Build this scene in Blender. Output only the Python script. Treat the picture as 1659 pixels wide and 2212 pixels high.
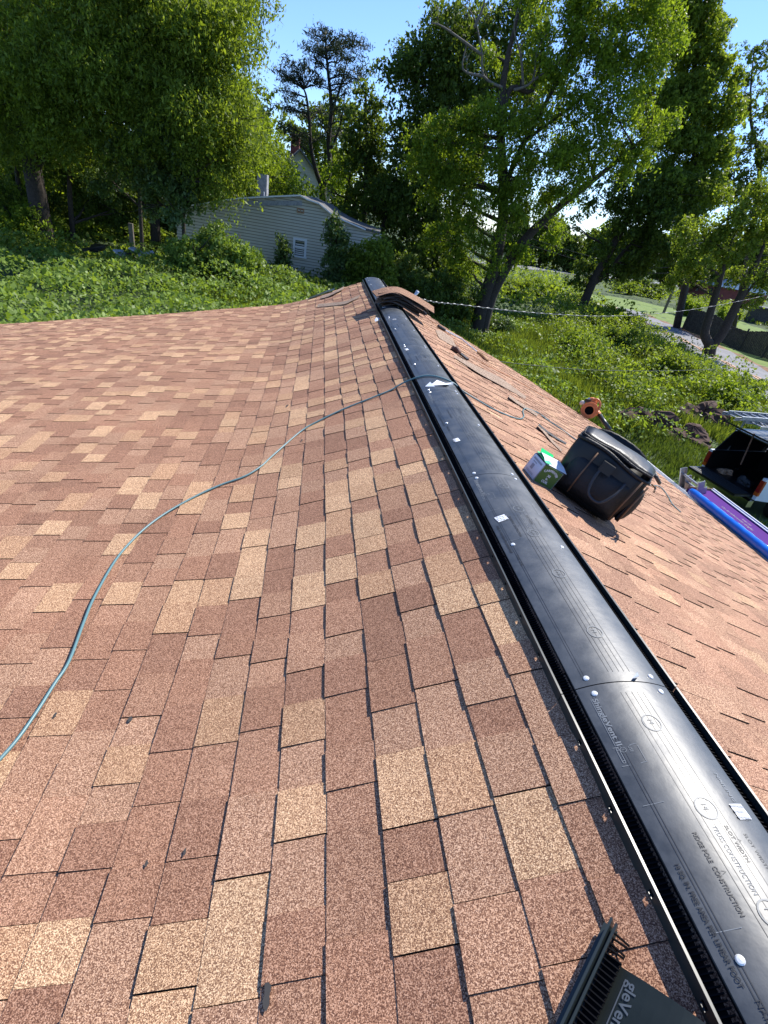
import bpy, math, random
import numpy as np
from mathutils import Vector, Matrix
R = math.radians
random.seed(7); rng = np.random.default_rng(11)
scene = bpy.context.scene
for o in list(bpy.data.objects): bpy.data.objects.remove(o, do_unlink=True)

# ------------------------------------------------------------------ camera
F, PITCH, ROLL, YAW = 1100.0, R(30.3), R(10.06), R(10.9)
IW, IH = 1659.0, 2212.0
CP = Vector((-0.875, 0.0, 0.915))
fw = Vector((math.sin(YAW)*math.cos(PITCH), math.cos(YAW)*math.cos(PITCH), -math.sin(PITCH)))
rt = Vector((math.cos(YAW), -math.sin(YAW), 0)); up = rt.cross(fw)
CX = rt*math.cos(ROLL) + up*math.sin(ROLL)
CYD = -(up*math.cos(ROLL) - rt*math.sin(ROLL))
cd = bpy.data.cameras.new("camera"); cam = bpy.data.objects.new("camera", cd)
scene.collection.objects.link(cam); scene.camera = cam
cd.sensor_fit = 'VERTICAL'; cd.sensor_height = 36; cd.lens = 36*F/IH
cd.clip_start = .05; cd.clip_end = 3000
m = Matrix.Identity(4)
for i in range(3):
    m[i][0] = CX[i]; m[i][1] = -CYD[i]; m[i][2] = -fw[i]; m[i][3] = CP[i]
cam.matrix_world = m

# ------------------------------------------------------------------ light
SUN_AZ, SUN_EL = R(56), R(48)      # azimuth measured from +Y towards +X
w = bpy.data.worlds.new("World"); scene.world = w; w.use_nodes = True
nt = w.node_tree; bg = nt.nodes['Background']
sky = nt.nodes.new('ShaderNodeTexSky'); sky.sky_type = 'NISHITA'; sky.sun_disc = False
sky.sun_elevation = SUN_EL; sky.sun_rotation = SUN_AZ
sky.air_density = 1.0; sky.dust_density = .1; sky.ozone_density = 4.0; sky.altitude = 100
tint = nt.nodes.new('ShaderNodeMix'); tint.data_type = 'RGBA'; tint.blend_type = 'MULTIPLY'; tint.inputs[0].default_value = 1
tint.inputs[7].default_value = (.84, .95, 1.22, 1); nt.links.new(sky.outputs[0], tint.inputs[6])
nt.links.new(tint.outputs[2], bg.inputs[0]); bg.inputs[1].default_value = .125
sl = bpy.data.lights.new("sun", 'SUN'); sl.energy = 5.0; sl.angle = R(.5); sl.color = (1, .95, .87)
so = bpy.data.objects.new("sun", sl); scene.collection.objects.link(so)
sd = Vector((math.sin(SUN_AZ)*math.cos(SUN_EL), math.cos(SUN_AZ)*math.cos(SUN_EL), math.sin(SUN_EL)))
so.rotation_euler = (-sd).to_track_quat('-Z', 'Y').to_euler(); so.location = sd*60
scene.view_settings.view_transform = 'Standard'; scene.view_settings.look = 'None'
scene.view_settings.gamma = 1; scene.view_settings.exposure = .66
scene.cycles.max_bounces = 6; scene.cycles.transparent_max_bounces = 4
scene.cycles.transmission_bounces = 4

# ------------------------------------------------------------------ helpers
def ray(px, py):
    v = fw + CX*((px-IW/2)/F) + CYD*((py-IH/2)/F); return v.normalized()
def sm(t): t = min(1, max(0, t)); return t*t*(3-2*t)
def sp(t, k): return k*math.log1p(math.exp(min(40, t/k)))
def gz(x, y):
    z = -4.6 + 1.65*sm((9-x)/10)
    z += 3.4*sm((y-40)/30)*sm((14-x)/12)
    z += .10*math.sin(x*.55+1)*math.cos(y*.4) + .05*math.sin(x*1.7+y*1.3)
    return z
def roof_z(x, y):
    if x >= 0: return -.415*x - .012*math.sin(x*2.1)*math.sin(y*.9+.5)*min(1, x)
    t = -x; b = .98+.035*y; s1 = .44; s2 = .125+.009*y
    z = -(s1*t - (s1-s2)*(sp(t-b, .13)-sp(-b, .13)))
    return z + .006*math.sin(y*2.3+t*1.1)*min(1, t*2) + .004*math.sin(y*5.1+2+t*3)*min(1, t*2)
VW, CW, VC = .150, .122, -.040
def cover_z(x):      # top skin of the ridge vent
    a = abs(x-VC)/CW; return .002 - .026*a**2.1 + (x-VC)*.07
def march(px, py, f, t0=.5, t1=14, dt=.02):
    r = ray(px, py); t = t0; pt = t0
    while t < t1:
        p = CP + r*t
        if p.z < f(p.x, p.y):
            a, b = pt, t
            for _ in range(25):
                c = (a+b)/2; q = CP + r*c
                if q.z < f(q.x, q.y): b = c
                else: a = c
            return CP + r*b
        pt = t; t += dt
    return CP + r*t1
def surf(px, py):
    return march(px, py, lambda x, y: cover_z(x) if abs(x-VC) < CW else roof_z(x, y))
def hull_z(x, y):
    d = abs(x-VC); r = roof_z(x, y)+.009
    if d < CW: return cover_z(x)+.003
    e = cover_z(VC+math.copysign(CW, x-VC))
    return max(r, e+.004-.62*(d-CW))
def hull(px, py): return march(px, py, hull_z)
def gnd(px, py, h=0): return march(px, py, lambda x, y: gz(x, y)+h, 4, 400, .5)
def atY(px, py, Y): r = ray(px, py); return CP + r*((Y-CP.y)/r.y)
def atZ(px, py, Z): r = ray(px, py); return CP + r*((Z-CP.z)/r.z)
def proj(P):
    v = Vector(P)-CP; z = v.dot(fw)
    return (IW/2+F*v.dot(CX)/z, IH/2+F*v.dot(CYD)/z, z)

def tag(o, label=None, cat=None, group=None, kind=None):
    if label: o['label'] = label
    if cat: o['category'] = cat
    if group: o['group'] = group
    if kind: o['kind'] = kind
    return o
def empty(name, loc, label, cat, group=None):
    o = bpy.data.objects.new(name, None); scene.collection.objects.link(o); o.location = loc
    o.empty_display_size = .2
    return tag(o, label, cat, group)
def mesh(name, V, Fc, mat, parent=None, attr=None, col=None, smooth=False, mats=None, midx=None):
    me = bpy.data.meshes.new(name)
    if isinstance(V, np.ndarray):
        n = len(V); me.vertices.add(n); me.vertices.foreach_set('co', V.astype(np.float32).ravel())
        k = Fc.shape[1]; nf = len(Fc)
        me.loops.add(nf*k); me.loops.foreach_set('vertex_index', Fc.astype(np.int32).ravel())
        me.polygons.add(nf); me.polygons.foreach_set('loop_start', np.arange(0, nf*k, k, dtype=np.int32))
        me.polygons.foreach_set('loop_total', np.full(nf, k, dtype=np.int32))
        me.update(calc_edges=True)
    else:
        me.from_pydata([tuple(v) for v in V], [], Fc); me.update()
    if attr is not None:
        a = me.attributes.new('rnd', 'FLOAT', 'POINT'); a.data.foreach_set('value', np.asarray(attr, dtype=np.float32))
    if col is not None:
        a = me.attributes.new('tone', 'FLOAT_COLOR', 'POINT')
        c = np.ones((len(me.vertices), 4), np.float32); c[:, :3] = np.asarray(col); a.data.foreach_set('color', c.ravel())
    if mats:
        for mm in mats: me.materials.append(mm)
        me.polygons.foreach_set('material_index', np.asarray(midx, dtype=np.int32))
    else: me.materials.append(mat)
    if smooth: me.polygons.foreach_set('use_smooth', np.ones(len(me.polygons), dtype=bool))
    o = bpy.data.objects.new(name, me); scene.collection.objects.link(o)
    if parent:
        o.parent = parent
        o.matrix_parent_inverse = Matrix.Translation(world_loc(parent)).inverted()
    return o
def world_loc(p):
    v = Vector(p.location); q = p.parent
    while q is not None:        # parts are authored in world coordinates
        q = q.parent
    return v if p.type == 'EMPTY' else Vector((0, 0, 0))
class MB:
    """collects shapes, builds one mesh"""
    def __init__(s): s.v = []; s.f = []; s.mi = []; s.cur = 0
    def add(s, vs, fs):
        n = len(s.v); s.v += [Vector(v) for v in vs]; s.f += [tuple(i+n for i in f) for f in fs]; s.mi += [s.cur]*len(fs); return s
    def hexa(s, a):      # 8 points: bottom 4 ccw, top 4 ccw
        return s.add(a, [(3,2,1,0),(4,5,6,7),(0,1,5,4),(1,2,6,5),(2,3,7,6),(3,0,4,7)])
    def box(s, c, d, ax=None):
        c = Vector(c); X, Y, Z = ax if ax else (Vector((1,0,0)), Vector((0,1,0)), Vector((0,0,1)))
        x, y, z = X*d[0]/2, Y*d[1]/2, Z*d[2]/2
        return s.hexa([c-x-y-z, c+x-y-z, c+x+y-z, c-x+y-z, c-x-y+z, c+x-y+z, c+x+y+z, c-x+y+z])
    def bar(s, a, b, wd, h, upv=(0,0,1)):
        a, b = Vector(a), Vector(b); d = (b-a); L = d.length; d = d/L
        u = Vector(upv); sdv = d.cross(u)
        if sdv.length < 1e-4: sdv = d.cross(Vector((1,0,0)))
        sdv.normalize(); u = sdv.cross(d)
        return s.box((a+b)/2, (L, wd, h), (d, sdv, u))
    def tube(s, pts, r, n=8, cap=True):
        pts = [Vector(p) for p in pts]; rs = r if isinstance(r, (list, tuple)) else [r]*len(pts)
        base = len(s.v); prev = None
        for i, p in enumerate(pts):
            d = (pts[min(i+1, len(pts)-1)] - pts[max(i-1, 0)])
            if d.length < 1e-9: d = Vector((0, 0, 1))
            d.normalize()
            if prev is None:
                u = d.cross(Vector((0, 0, 1)))
                if u.length < .1: u = d.cross(Vector((1, 0, 0)))
            else: u = prev - d*prev.dot(d)
            u.normalize(); prev = u; v = d.cross(u)
            for k in range(n):
                a = 2*math.pi*k/n; s.v.append(p+(u*math.cos(a)+v*math.sin(a))*rs[i])
        for i in range(len(pts)-1):
            for k in range(n):
                k2 = (k+1) % n; b0 = base+i*n; s.f.append((b0+k, b0+k2, b0+n+k2, b0+n+k)); s.mi.append(s.cur)
        if cap:
            s.f.append(tuple(base+k for k in reversed(range(n)))); s.mi.append(s.cur)
            e = base+(len(pts)-1)*n; s.f.append(tuple(e+k for k in range(n))); s.mi.append(s.cur)
        return s
    def sheet(s, grid, th=0, nrm=None):     # grid[i][j] points, optional thickness
        ni, nj = len(grid), len(grid[0]); b = len(s.v)
        for row in grid: s.v += [Vector(p) for p in row]
        for i in range(ni-1):
            for j in range(nj-1):
                a = b+i*nj+j; s.f.append((a, a+1, a+nj+1, a+nj)); s.mi.append(s.cur)
        if th:
            nv = Vector(nrm) if nrm else Vector((0, 0, 1)); b2 = len(s.v)
            for row in grid: s.v += [Vector(p)-nv*th for p in row]
            for i in range(ni-1):
                for j in range(nj-1):
                    a = b2+i*nj+j; s.f.append((a, a+nj, a+nj+1, a+1)); s.mi.append(s.cur)
            def side(i0, i1): s.f.append((b+i0, b2+i0, b2+i1, b+i1)); s.mi.append(s.cur)
            for j in range(nj-1): side(j, j+1); side((ni-1)*nj+j+1, (ni-1)*nj+j)
            for i in range(ni-1): side((i+1)*nj, i*nj); side(i*nj+nj-1, (i+1)*nj+nj-1)
        return s
    def build(s, name, mat, parent=None, smooth=False, mats=None):
        o = mesh(name, s.v, s.f, mat, parent, smooth=smooth, mats=mats, midx=s.mi if mats else None)
        return o

# ------------------------------------------------------------------ materials
def N(nt, t, **k):
    n = nt.nodes.new('ShaderNode'+t)
    for a, b in k.items(): setattr(n, a, b)
    return n
def mat(name, col, rough=.6, metal=0, spec=.5, var=0, vscale=5, bump=0, bscale=40, col2=None, rvar=0):
    m = bpy.data.materials.new(name); m.use_nodes = True; t = m.node_tree; b = t.nodes['Principled BSDF']
    b.inputs['Base Color'].default_value = (*col, 1); b.inputs['Roughness'].default_value = rough
    b.inputs['Metallic'].default_value = metal; b.inputs['Specular IOR Level'].default_value = spec
    tc = N(t, 'TexCoord')
    if var or col2:
        n = N(t, 'TexNoise'); n.inputs['Scale'].default_value = vscale; n.inputs['Detail'].default_value = 6
        n.inputs['Roughness'].default_value = .65
        t.links.new(tc.outputs['Object'], n.inputs['Vector'])
        r = N(t, 'ValToRGB'); r.color_ramp.elements[0].position = .35; r.color_ramp.elements[1].position = .65
        c2 = col2 or tuple(min(1, c*(1+var)) for c in col); c1 = tuple(c*(1-var) for c in col) if not col2 else col
        r.color_ramp.elements[0].color = (*c1, 1); r.color_ramp.elements[1].color = (*c2, 1)
        t.links.new(n.outputs[0], r.inputs[0]); t.links.new(r.outputs[0], b.inputs['Base Color'])
        if rvar:
            mr = N(t, 'MapRange'); mr.inputs[1].default_value = .3; mr.inputs[2].default_value = .7
            mr.inputs[3].default_value = rough-rvar; mr.inputs[4].default_value = rough+rvar
            t.links.new(n.outputs[0], mr.inputs[0]); t.links.new(mr.outputs[0], b.inputs['Roughness'])
    if bump:
        n2 = N(t, 'TexNoise'); n2.inputs['Scale'].default_value = bscale; n2.inputs['Detail'].default_value = 5
        t.links.new(tc.outputs['Object'], n2.inputs['Vector'])
        bp = N(t, 'Bump'); bp.inputs['Strength'].default_value = bump; bp.inputs['Distance'].default_value = .02
        t.links.new(n2.outputs[0], bp.inputs['Height']); t.links.new(bp.outputs[0], b.inputs['Normal'])
    return m
def shingle_mat(name='shingle granules', scale=620, lo=.45, hi=1.75, flat=None):
    m = bpy.data.materials.new(name); m.use_nodes = True; t = m.node_tree; b = t.nodes['Principled BSDF']
    tc = N(t, 'TexCoord')
    v = N(t, 'TexVoronoi'); v.inputs['Scale'].default_value = scale
    t.links.new(tc.outputs['Object'], v.inputs['Vector'])
    sx = N(t, 'SeparateColor'); t.links.new(v.outputs['Color'], sx.inputs[0])
    mr = N(t, 'ValToRGB'); cr = mr.color_ramp
    cr.elements[0].position = 0; cr.elements[0].color = (.26, .20, .17, 1)
    cr.elements[1].position = 1; cr.elements[1].color = (1.35, 1.45, 1.35, 1)
    cr.elements[1].position = .94
    cr.interpolation = 'CONSTANT'
    e = cr.elements.new(.20); e.color = (.38, .31, .26, 1)
    e = cr.elements.new(.42); e.color = (.72, .66, .55, 1)
    e = cr.elements.new(.72); e.color = (1.20, 1.22, 1.08, 1)
    t.links.new(sx.outputs[0], mr.inputs[0])
    at = N(t, 'Attribute'); at.attribute_name = 'tone'
    if flat: src = None
    mx = N(t, 'Mix', data_type='RGBA', blend_type='MULTIPLY'); mx.inputs[0].default_value = 1
    if flat: mx.inputs[6].default_value = (*flat, 1)
    else: t.links.new(at.outputs['Color'], mx.inputs[6])
    t.links.new(mr.outputs[0], mx.inputs[7])
    # broad wear: dusty or scuffed areas
    n = N(t, 'TexNoise'); n.inputs['Scale'].default_value = 1.6; n.inputs['Detail'].default_value = 5
    t.links.new(tc.outputs['Object'], n.inputs['Vector'])
    r2 = N(t, 'ValToRGB'); r2.color_ramp.elements[0].position = .35; r2.color_ramp.elements[1].position = .7
    r2.color_ramp.elements[0].color = (1.40, 1.40, 1.40, 1); r2.color_ramp.elements[1].color = (1.62, 1.60, 1.58, 1)
    t.links.new(n.outputs[0], r2.inputs[0])
    m2 = N(t, 'Mix', data_type='RGBA', blend_type='MULTIPLY'); m2.inputs[0].default_value = 1
    t.links.new(mx.outputs[2], m2.inputs[6]); t.links.new(r2.outputs[0], m2.inputs[7])
    t.links.new(m2.outputs[2], b.inputs['Base Color'])
    b.inputs['Roughness'].default_value = .9; b.inputs['Specular IOR Level'].default_value = .25
    bp = N(t, 'Bump'); bp.inputs['Strength'].default_value = .55; bp.inputs['Distance'].default_value = .0016
    t.links.new(sx.outputs[1], bp.inputs['Height']); t.links.new(bp.outputs[0], b.inputs['Normal'])
    return m
def leaf_mat(name, c1, c2, trans=.38, gloss=.35, rough=.42):
    gloss *= .45; rough = max(rough, .48)
    m = bpy.data.materials.new(name); m.use_nodes = True; t = m.node_tree
    b = t.nodes['Principled BSDF']; out = t.nodes['Material Output']
    at = N(t, 'Attribute'); at.attribute_name = 'rnd'
    r = N(t, 'ValToRGB'); r.color_ramp.elements[0].color = (*c1, 1); r.color_ramp.elements[1].color = (*c2, 1)
    t.links.new(at.outputs['Fac'], r.inputs[0]); t.links.new(r.outputs[0], b.inputs['Base Color'])
    b.inputs['Roughness'].default_value = rough; b.inputs['Specular IOR Level'].default_value = gloss
    tr = N(t, 'BsdfTranslucent')
    g = N(t, 'Mix', data_type='RGBA', blend_type='MULTIPLY'); g.inputs[0].default_value = 1
    t.links.new(r.outputs[0], g.inputs[6]); g.inputs[7].default_value = (1.6, 1.5, .55, 1)
    t.links.new(g.outputs[2], tr.inputs[0])
    ms = N(t, 'MixShader'); ms.inputs[0].default_value = trans
    t.links.new(b.outputs[0], ms.inputs[1]); t.links.new(tr.outputs[0], ms.inputs[2]); t.links.new(ms.outputs[0], out.inputs[0])
    return m
M = {}
M['shingle'] = shingle_mat()
M['shingle_edge'] = mat('asphalt edge', (.03, .026, .024), .9)
M['deck'] = mat('roof underlay', (.05, .045, .04), .9)
M['plastic'] = mat('black vent plastic', (.028, .034, .039), .44, spec=.7, vscale=11, col2=(.060, .068, .075), rvar=.07, bump=.12, bscale=8)
M['plastic_shade'] = mat('shade darkened vent plastic', (.010, .015, .015), .55, spec=.25, vscale=9, col2=(.018, .025, .025))  # vent plastic in a darker green black, shade on the offcut put into colour
M['plastic_dark'] = mat('black louvre plastic', (.004, .004, .005), .7, spec=.12)
M['rail'] = mat('vent rail plastic', (.022, .030, .029), .36)
M['emboss'] = mat('raised lettering rubbed pale', (.19, .205, .215), .5, spec=.3)
M['ink'] = mat('raised lettering dark', (.018, .021, .025), .5, spec=.5)
M['dust'] = mat('chalky ring', (.11, .125, .135), .5, spec=.5)
M['paper'] = mat('white sticker', (.82, .84, .86), .5)
M['print'] = mat('grey print', (.30, .31, .33), .6)
M['nail'] = mat('galvanised nail cap', (.80, .80, .78), .3, metal=.3)
M['white'] = mat('white paint', (.72, .73, .74), .45, var=.05, vscale=6)
M['alu'] = mat('aluminium', (.42, .44, .46), .38, metal=.8, var=.15, vscale=8)
M['vinyl'] = mat('grey vinyl siding', (.53, .50, .40), .55, var=.06, vscale=1.2)
M['vinyl_lap_shade'] = mat('siding lap shadow', (.26, .24, .19), .7)  # darker vinyl colour standing in for the shadow between laps
M['vinyl_white'] = mat('white siding', (.55, .56, .57), .6, var=.05)
M['trim'] = mat('window trim', (.70, .71, .71), .5)
M['glass'] = mat('window glass', (.05, .06, .07), .12, spec=.8)
M['old_tar'] = mat('old tar roof', (.10, .10, .10), .85, var=.4, vscale=3)
M['block'] = mat('grey block', (.30, .31, .33), .85, var=.25, vscale=9)
M['brick'] = mat('red brick', (.22, .055, .038), .85, var=.25, vscale=2)
M['bark'] = mat('bark', (.045, .034, .026), .95, var=.45, vscale=14, bump=.7, bscale=18)
M['bark_pale'] = mat('dead bark', (.13, .115, .095), .9, var=.3, vscale=12)
M['black_fabric'] = mat('black nylon', (.006, .0065, .007), .6, var=.3, vscale=20, bump=.25, bscale=120)
M['black_shine'] = mat('black coated fabric', (.006, .0065, .007), .42, spec=.35, bump=.3, bscale=7)
M['zip'] = mat('copper zip', (.16, .09, .05), .5, metal=.4)
M['webbing'] = mat('black webbing', (.022, .024, .027), .55)
M['green'] = mat('green carton print', (.055, .13, .02), .5)
M['green_bright'] = mat('bright green carton', (.02, .75, .22), .45)
M['carton'] = mat('white carton', (.62, .66, .70), .5, var=.03, vscale=15)
M['cardboard'] = mat('cardboard', (.36, .22, .13), .85, var=.1, vscale=9)
M['orange'] = mat('orange plastic', (.62, .19, .06), .38, var=.15, vscale=14)
M['cream'] = mat('cream fuel tank', (.62, .52, .42), .35)
M['gun'] = mat('tool metal', (.55, .57, .56), .3, metal=.8)
M['hose'] = mat('blue grey hose', (.10, .20, .21), .4)
M['string'] = mat('orange string', (.55, .22, .08), .7)
M['wood'] = mat('wood handle', (.40, .23, .10), .6, var=.2, vscale=20)
M['plank'] = mat('brown plank', (.20, .10, .055), .8, var=.35, vscale=8)
M['rust'] = mat('rusty iron', (.14, .07, .045), .8, var=.5, vscale=30)
M['grey_strip'] = shingle_mat('worn grey granules', 330, flat=(.27, .205, .170))
M['brown_strip'] = shingle_mat('brown cap granules', 500, flat=(.25, .15, .105))
M['black_strip'] = mat('black tar paper', (.02, .02, .02), .7)
M['blue'] = mat('blue plastic roll', (.006, .13, .62), .16, spec=.7)
M['purple'] = mat('purple panel', (.075, .010, .17), .75, spec=.1)
M['purple_ink'] = mat('faded print', (.15, .13, .19), .5)
M['truck'] = mat('white truck paint', (.72, .74, .77), .22, var=.03)
M['tyre'] = mat('tyre', (.015, .015, .015), .85)
M['chrome'] = mat('chrome', (.6, .6, .6), .18, metal=1)
M['red'] = mat('red lens', (.30, .012, .010), .2)
M['amber'] = mat('amber lens', (.5, .09, .01), .2)
M['blackpaint'] = mat('black paint', (.008, .008, .009), .35)
M['dirt'] = mat('red brown dirt', (.075, .040, .028), .95, var=.6, vscale=7, bump=.8, bscale=9)
M['rubble'] = mat('concrete rubble', (.22, .215, .20), .9, var=.3, vscale=7)
M['asphalt'] = mat('asphalt', (.20, .20, .21), .9, var=.12, vscale=2)
M['yellow'] = mat('worn yellow line', (.45, .26, .14), .8, var=.3, vscale=3)
M['grey_metal'] = mat('grey roof metal', (.32, .34, .36), .55)
M['wire_white'] = mat('white cable', (.70, .70, .66), .5, metal=.2)
M['wire_black'] = mat('black cable', (.02, .02, .02), .5)
M['fence'] = mat('weathered fence', (.055, .048, .04), .9, var=.5, vscale=6)
M['pole'] = mat('utility pole wood', (.13, .11, .085), .9, var=.3, vscale=8)
M['weedred'] = leaf_mat('red weed leaf', (.16, .05, .035), (.30, .11, .07), .25)
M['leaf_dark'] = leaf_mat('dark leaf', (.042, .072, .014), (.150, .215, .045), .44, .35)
M['leaf_mid'] = leaf_mat('mid leaf', (.065, .105, .014), (.240, .320, .055), .52, .35)
M['leaf_bright'] = leaf_mat('bright leaf', (.080, .135, .014), (.235, .325, .042), .52, .35)
M['leaf_gloss'] = leaf_mat('glossy leaf', (.045, .085, .022), (.130, .200, .060), .34, .9, .3)
M['leaf_vine'] = leaf_mat('vine leaf', (.075, .130, .018), (.250, .350, .075), .40, .5, .38)
M['needle'] = leaf_mat('pine needle', (.020, .032, .018), (.055, .075, .040), .15, .3)
M['grass'] = leaf_mat('grass blade', (.062, .098, .016), (.200, .255, .052), .42, .3)
M['grass_dark'] = leaf_mat('dark weed', (.045, .080, .018), (.120, .170, .045), .38, .3)  # darker green blades for the grass by the eave
def ground_mat():
    m = mat('meadow soil', (.030, .050, .012), .95, vscale=.5, col2=(.060, .100, .020), bump=.5, bscale=3)
    return m
M['ground'] = ground_mat()
M['lawn'] = mat('mown lawn', (.115, .185, .028), .95, vscale=1.5, col2=(.165, .225, .045), bump=.4, bscale=14)

# ------------------------------------------------------------------ ground, lawn, road
def terrain():
    xs = np.concatenate([np.linspace(-700, -80, 14), np.linspace(-70, 110, 121), np.linspace(120, 1200, 18)])
    ys = np.concatenate([np.linspace(-300, -30, 8), np.linspace(-20, 170, 127), np.linspace(180, 1500, 18)])
    V = np.array([(x, y, gz(x, y)) for y in ys for x in xs]); nx, ny = len(xs), len(ys)
    Fc = np.array([(j*nx+i, j*nx+i+1, (j+1)*nx+i+1, (j+1)*nx+i) for j in range(ny-1) for i in range(nx-1)])
    o = mesh('ground', V, Fc, M['ground'], smooth=True); tag(o, kind='structure')
terrain()
def strip(name, A, B, wid, mt, lift, n=60):
    A, B = Vector((A[0], A[1], 0)), Vector((B[0], B[1], 0)); d = (B-A).normalized(); s = Vector((-d.y, d.x, 0))
    g = []
    k = max(3, int(wid/1.0)+1)
    for i in range(n+1):
        p = A+(B-A)*i/n; row = []
        for j in range(k):
            q = p+s*wid*(j/(k-1)-.5); row.append((q.x, q.y, gz(q.x, q.y)+lift))
        g.append(row)
    b = MB().sheet(g); return b.build(name, mt)
r0 = gnd(1460, 745); r1 = gnd(1610, 800)
e1, e2 = gnd(1395, 682), gnd(1640, 795)         # far edge of the road
dr = (e1-e2); dr.z = 0; dr.normalize(); nr = Vector((-dr.y, dr.x, 0))
if nr.x < 0: nr = -nr
RW = 5.6
rc = (e1+e2)/2 - nr*RW/2
strip_len = 60
RE = (gnd(1368, 672)-rc).dot(dr)
tag(strip('lawn', rc-dr*40+nr*(RW/2+8.6-RW), rc+dr*(RE+14)+nr*(RW/2+8.6-RW), 29, M['lawn'], .05, 80), kind='structure')
tag(strip('road', rc-dr*60, rc+dr*RE, RW, M['asphalt'], .09, 100), kind='structure')
for k in (-1, 1):
    o = strip('centre_line', rc-dr*60+nr*(.14*k-.2), rc+dr*RE+nr*(.14*k-.2), .16, M['yellow'], .115, 100); tag(o, kind='structure')
tag(strip('verge', rc-dr*60+nr*(RW/2+.35), rc+dr*RE+nr*(RW/2+.35), .7, mat('bare verge', (.20, .115, .06), .95, var=.35, vscale=2), .075, 100), kind='structure')

# ------------------------------------------------------------------ the house we stand on
house = empty('house', (0, 3, gz(0, 3)), 'low house whose brown and tan shingled roof fills the foreground', 'house')
PAL = [(.288, .160, .112), (.308, .176, .124), (.335, .197, .138), (.262, .145, .103), (.350, .213, .151)]
TAN = [(.46, .302, .200), (.43, .275, .180), (.395, .245, .160)]
def roof_side(sgn, tmax, y0, yend, e=.119, t0=.04):
    V = []; T = []; Fq = []
    tan_f = 1 if sgn < 0 else .22
    WS = 1 if sgn < 0 else .72; HR = .0030 if sgn < 0 else .0040
    def P(t, y, h):
        x = sgn*t; z = roof_z(x, y)
        d = .02; sl_ = (roof_z(sgn*(t+d), y)-roof_z(sgn*(t-d), y))/(2*d*sgn)
        n = Vector((-sl_, 0, 1)).normalized(); p = Vector((x, y, z))+n*h; return p
    def quad(a, b, c, d, col):
        n = len(V); V.extend([a, b, c, d]); T.extend([col]*4)
        Fq.append((n, n+1, n+2, n+3) if sgn < 0 else (n+3, n+2, n+1, n))
    t = t0; dark = (.035, .026, .022); k = 0
    while t < tmax:
        t2 = min(t+e, tmax+.02); k += 1
        wob = random.uniform(0, 6.28); wob2 = random.uniform(0, 6.28)
        def edge(y, tt): return tt + .0022*math.sin(y*3.1+wob)+.0014*math.sin(y*9+wob2)
        y = y0 - random.uniform(0, .3); raised = False
        lastcol = None
        ye = yend(t)
        while y < ye:
            if raised: wd = random.choice([.11, .13, .15, .18])
            else: wd = random.choice([.10, .12, .15, .19])
            wd *= random.uniform(.9, 1.1)*WS
            y2 = min(y+wd, ye)
            r = random.random()
            if r < (.34 if raised else .10)*tan_f: c = random.choice(TAN)
            else: c = random.choice(PAL)
            if sgn > 0: c = tuple(x*.80+y_*.20 for x, y_ in zip(c, (.48, .33, .26)))  # paleness of the sunlit right slope mixed into its shingle colour
            f = random.uniform(.93, 1.07) if sgn < 0 else random.uniform(.80, 1.12); c = tuple(x*f for x in c); c_tan = c; soft = random.random() < .5
            h1 = HR if raised else 0.0
            hj = random.uniform(0, .0012)
            hb = .0062 + h1 + hj; hu = .0012 + h1*.8
            m_ = max(1, int((y2-y)/.11)); jt = random.uniform(-.0012, .0012)
            for q in range(m_):
                ya = y+(y2-y)*q/m_; yb = y+(y2-y)*(q+1)/m_
                ea, eb = edge(ya, t2)+jt, edge(yb, t2)+jt
                cc_ = c
                if c in (c_tan, ) and m_ > 1 and q == m_-1 and soft: cc_ = tuple(x*.80 for x in c)
                quad(P(t-.012, ya, hu), P(ea, ya, hb), P(eb, yb, hb), P(t-.012, yb, hu), cc_)
                quad(P(ea, ya, hb), P(ea, ya, -.002), P(eb, yb, -.002), P(eb, yb, hb), dark)
            if y2-y > .02:
                quad(P(t-.012, y, -.002), P(edge(y, t2)+jt, y, -.002), P(edge(y, t2)+jt, y, hb), P(t-.012, y, hu), dark)
                quad(P(t-.012, y2, hu), P(edge(y2, t2)+jt, y2, hb), P(edge(y2, t2)+jt, y2, -.002), P(t-.012, y2, -.002), dark)
            y = y2 + (.0024 if random.random() < .45 else .0005)
            raised = not raised if random.random() < .85 else raised
        t = t2 if t2 < tmax else tmax+1
    o = mesh('roof_slope', [tuple(v) for v in V], Fq, M['shingle'], house, col=np.array(T))
    return o
def ye_l(t): return 8.5
def ye_r(t): return 8.5-.72*sm(t/1.1)
XL, XR, Y0 = 7.3, 4.2, -1.9
roof_side(-1, XL, Y0, ye_l)
roof_side(1, XR, Y0, ye_r, e=.130)
# deck below both slopes
for sgn, tm, yf in ((-1, XL, ye_l), (1, XR, ye_r)):
    g = []
    for i in range(41):
        t = tm*i/40; ye = yf(t)-.01
        g.append([(sgn*t, Y0+(ye-Y0)*j/30, roof_z(sgn*t, Y0+(ye-Y0)*j/30)-.006) for j in range(31)])
    b = MB().sheet(g, .022); b.build('roof_deck', M['deck'], house)
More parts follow.
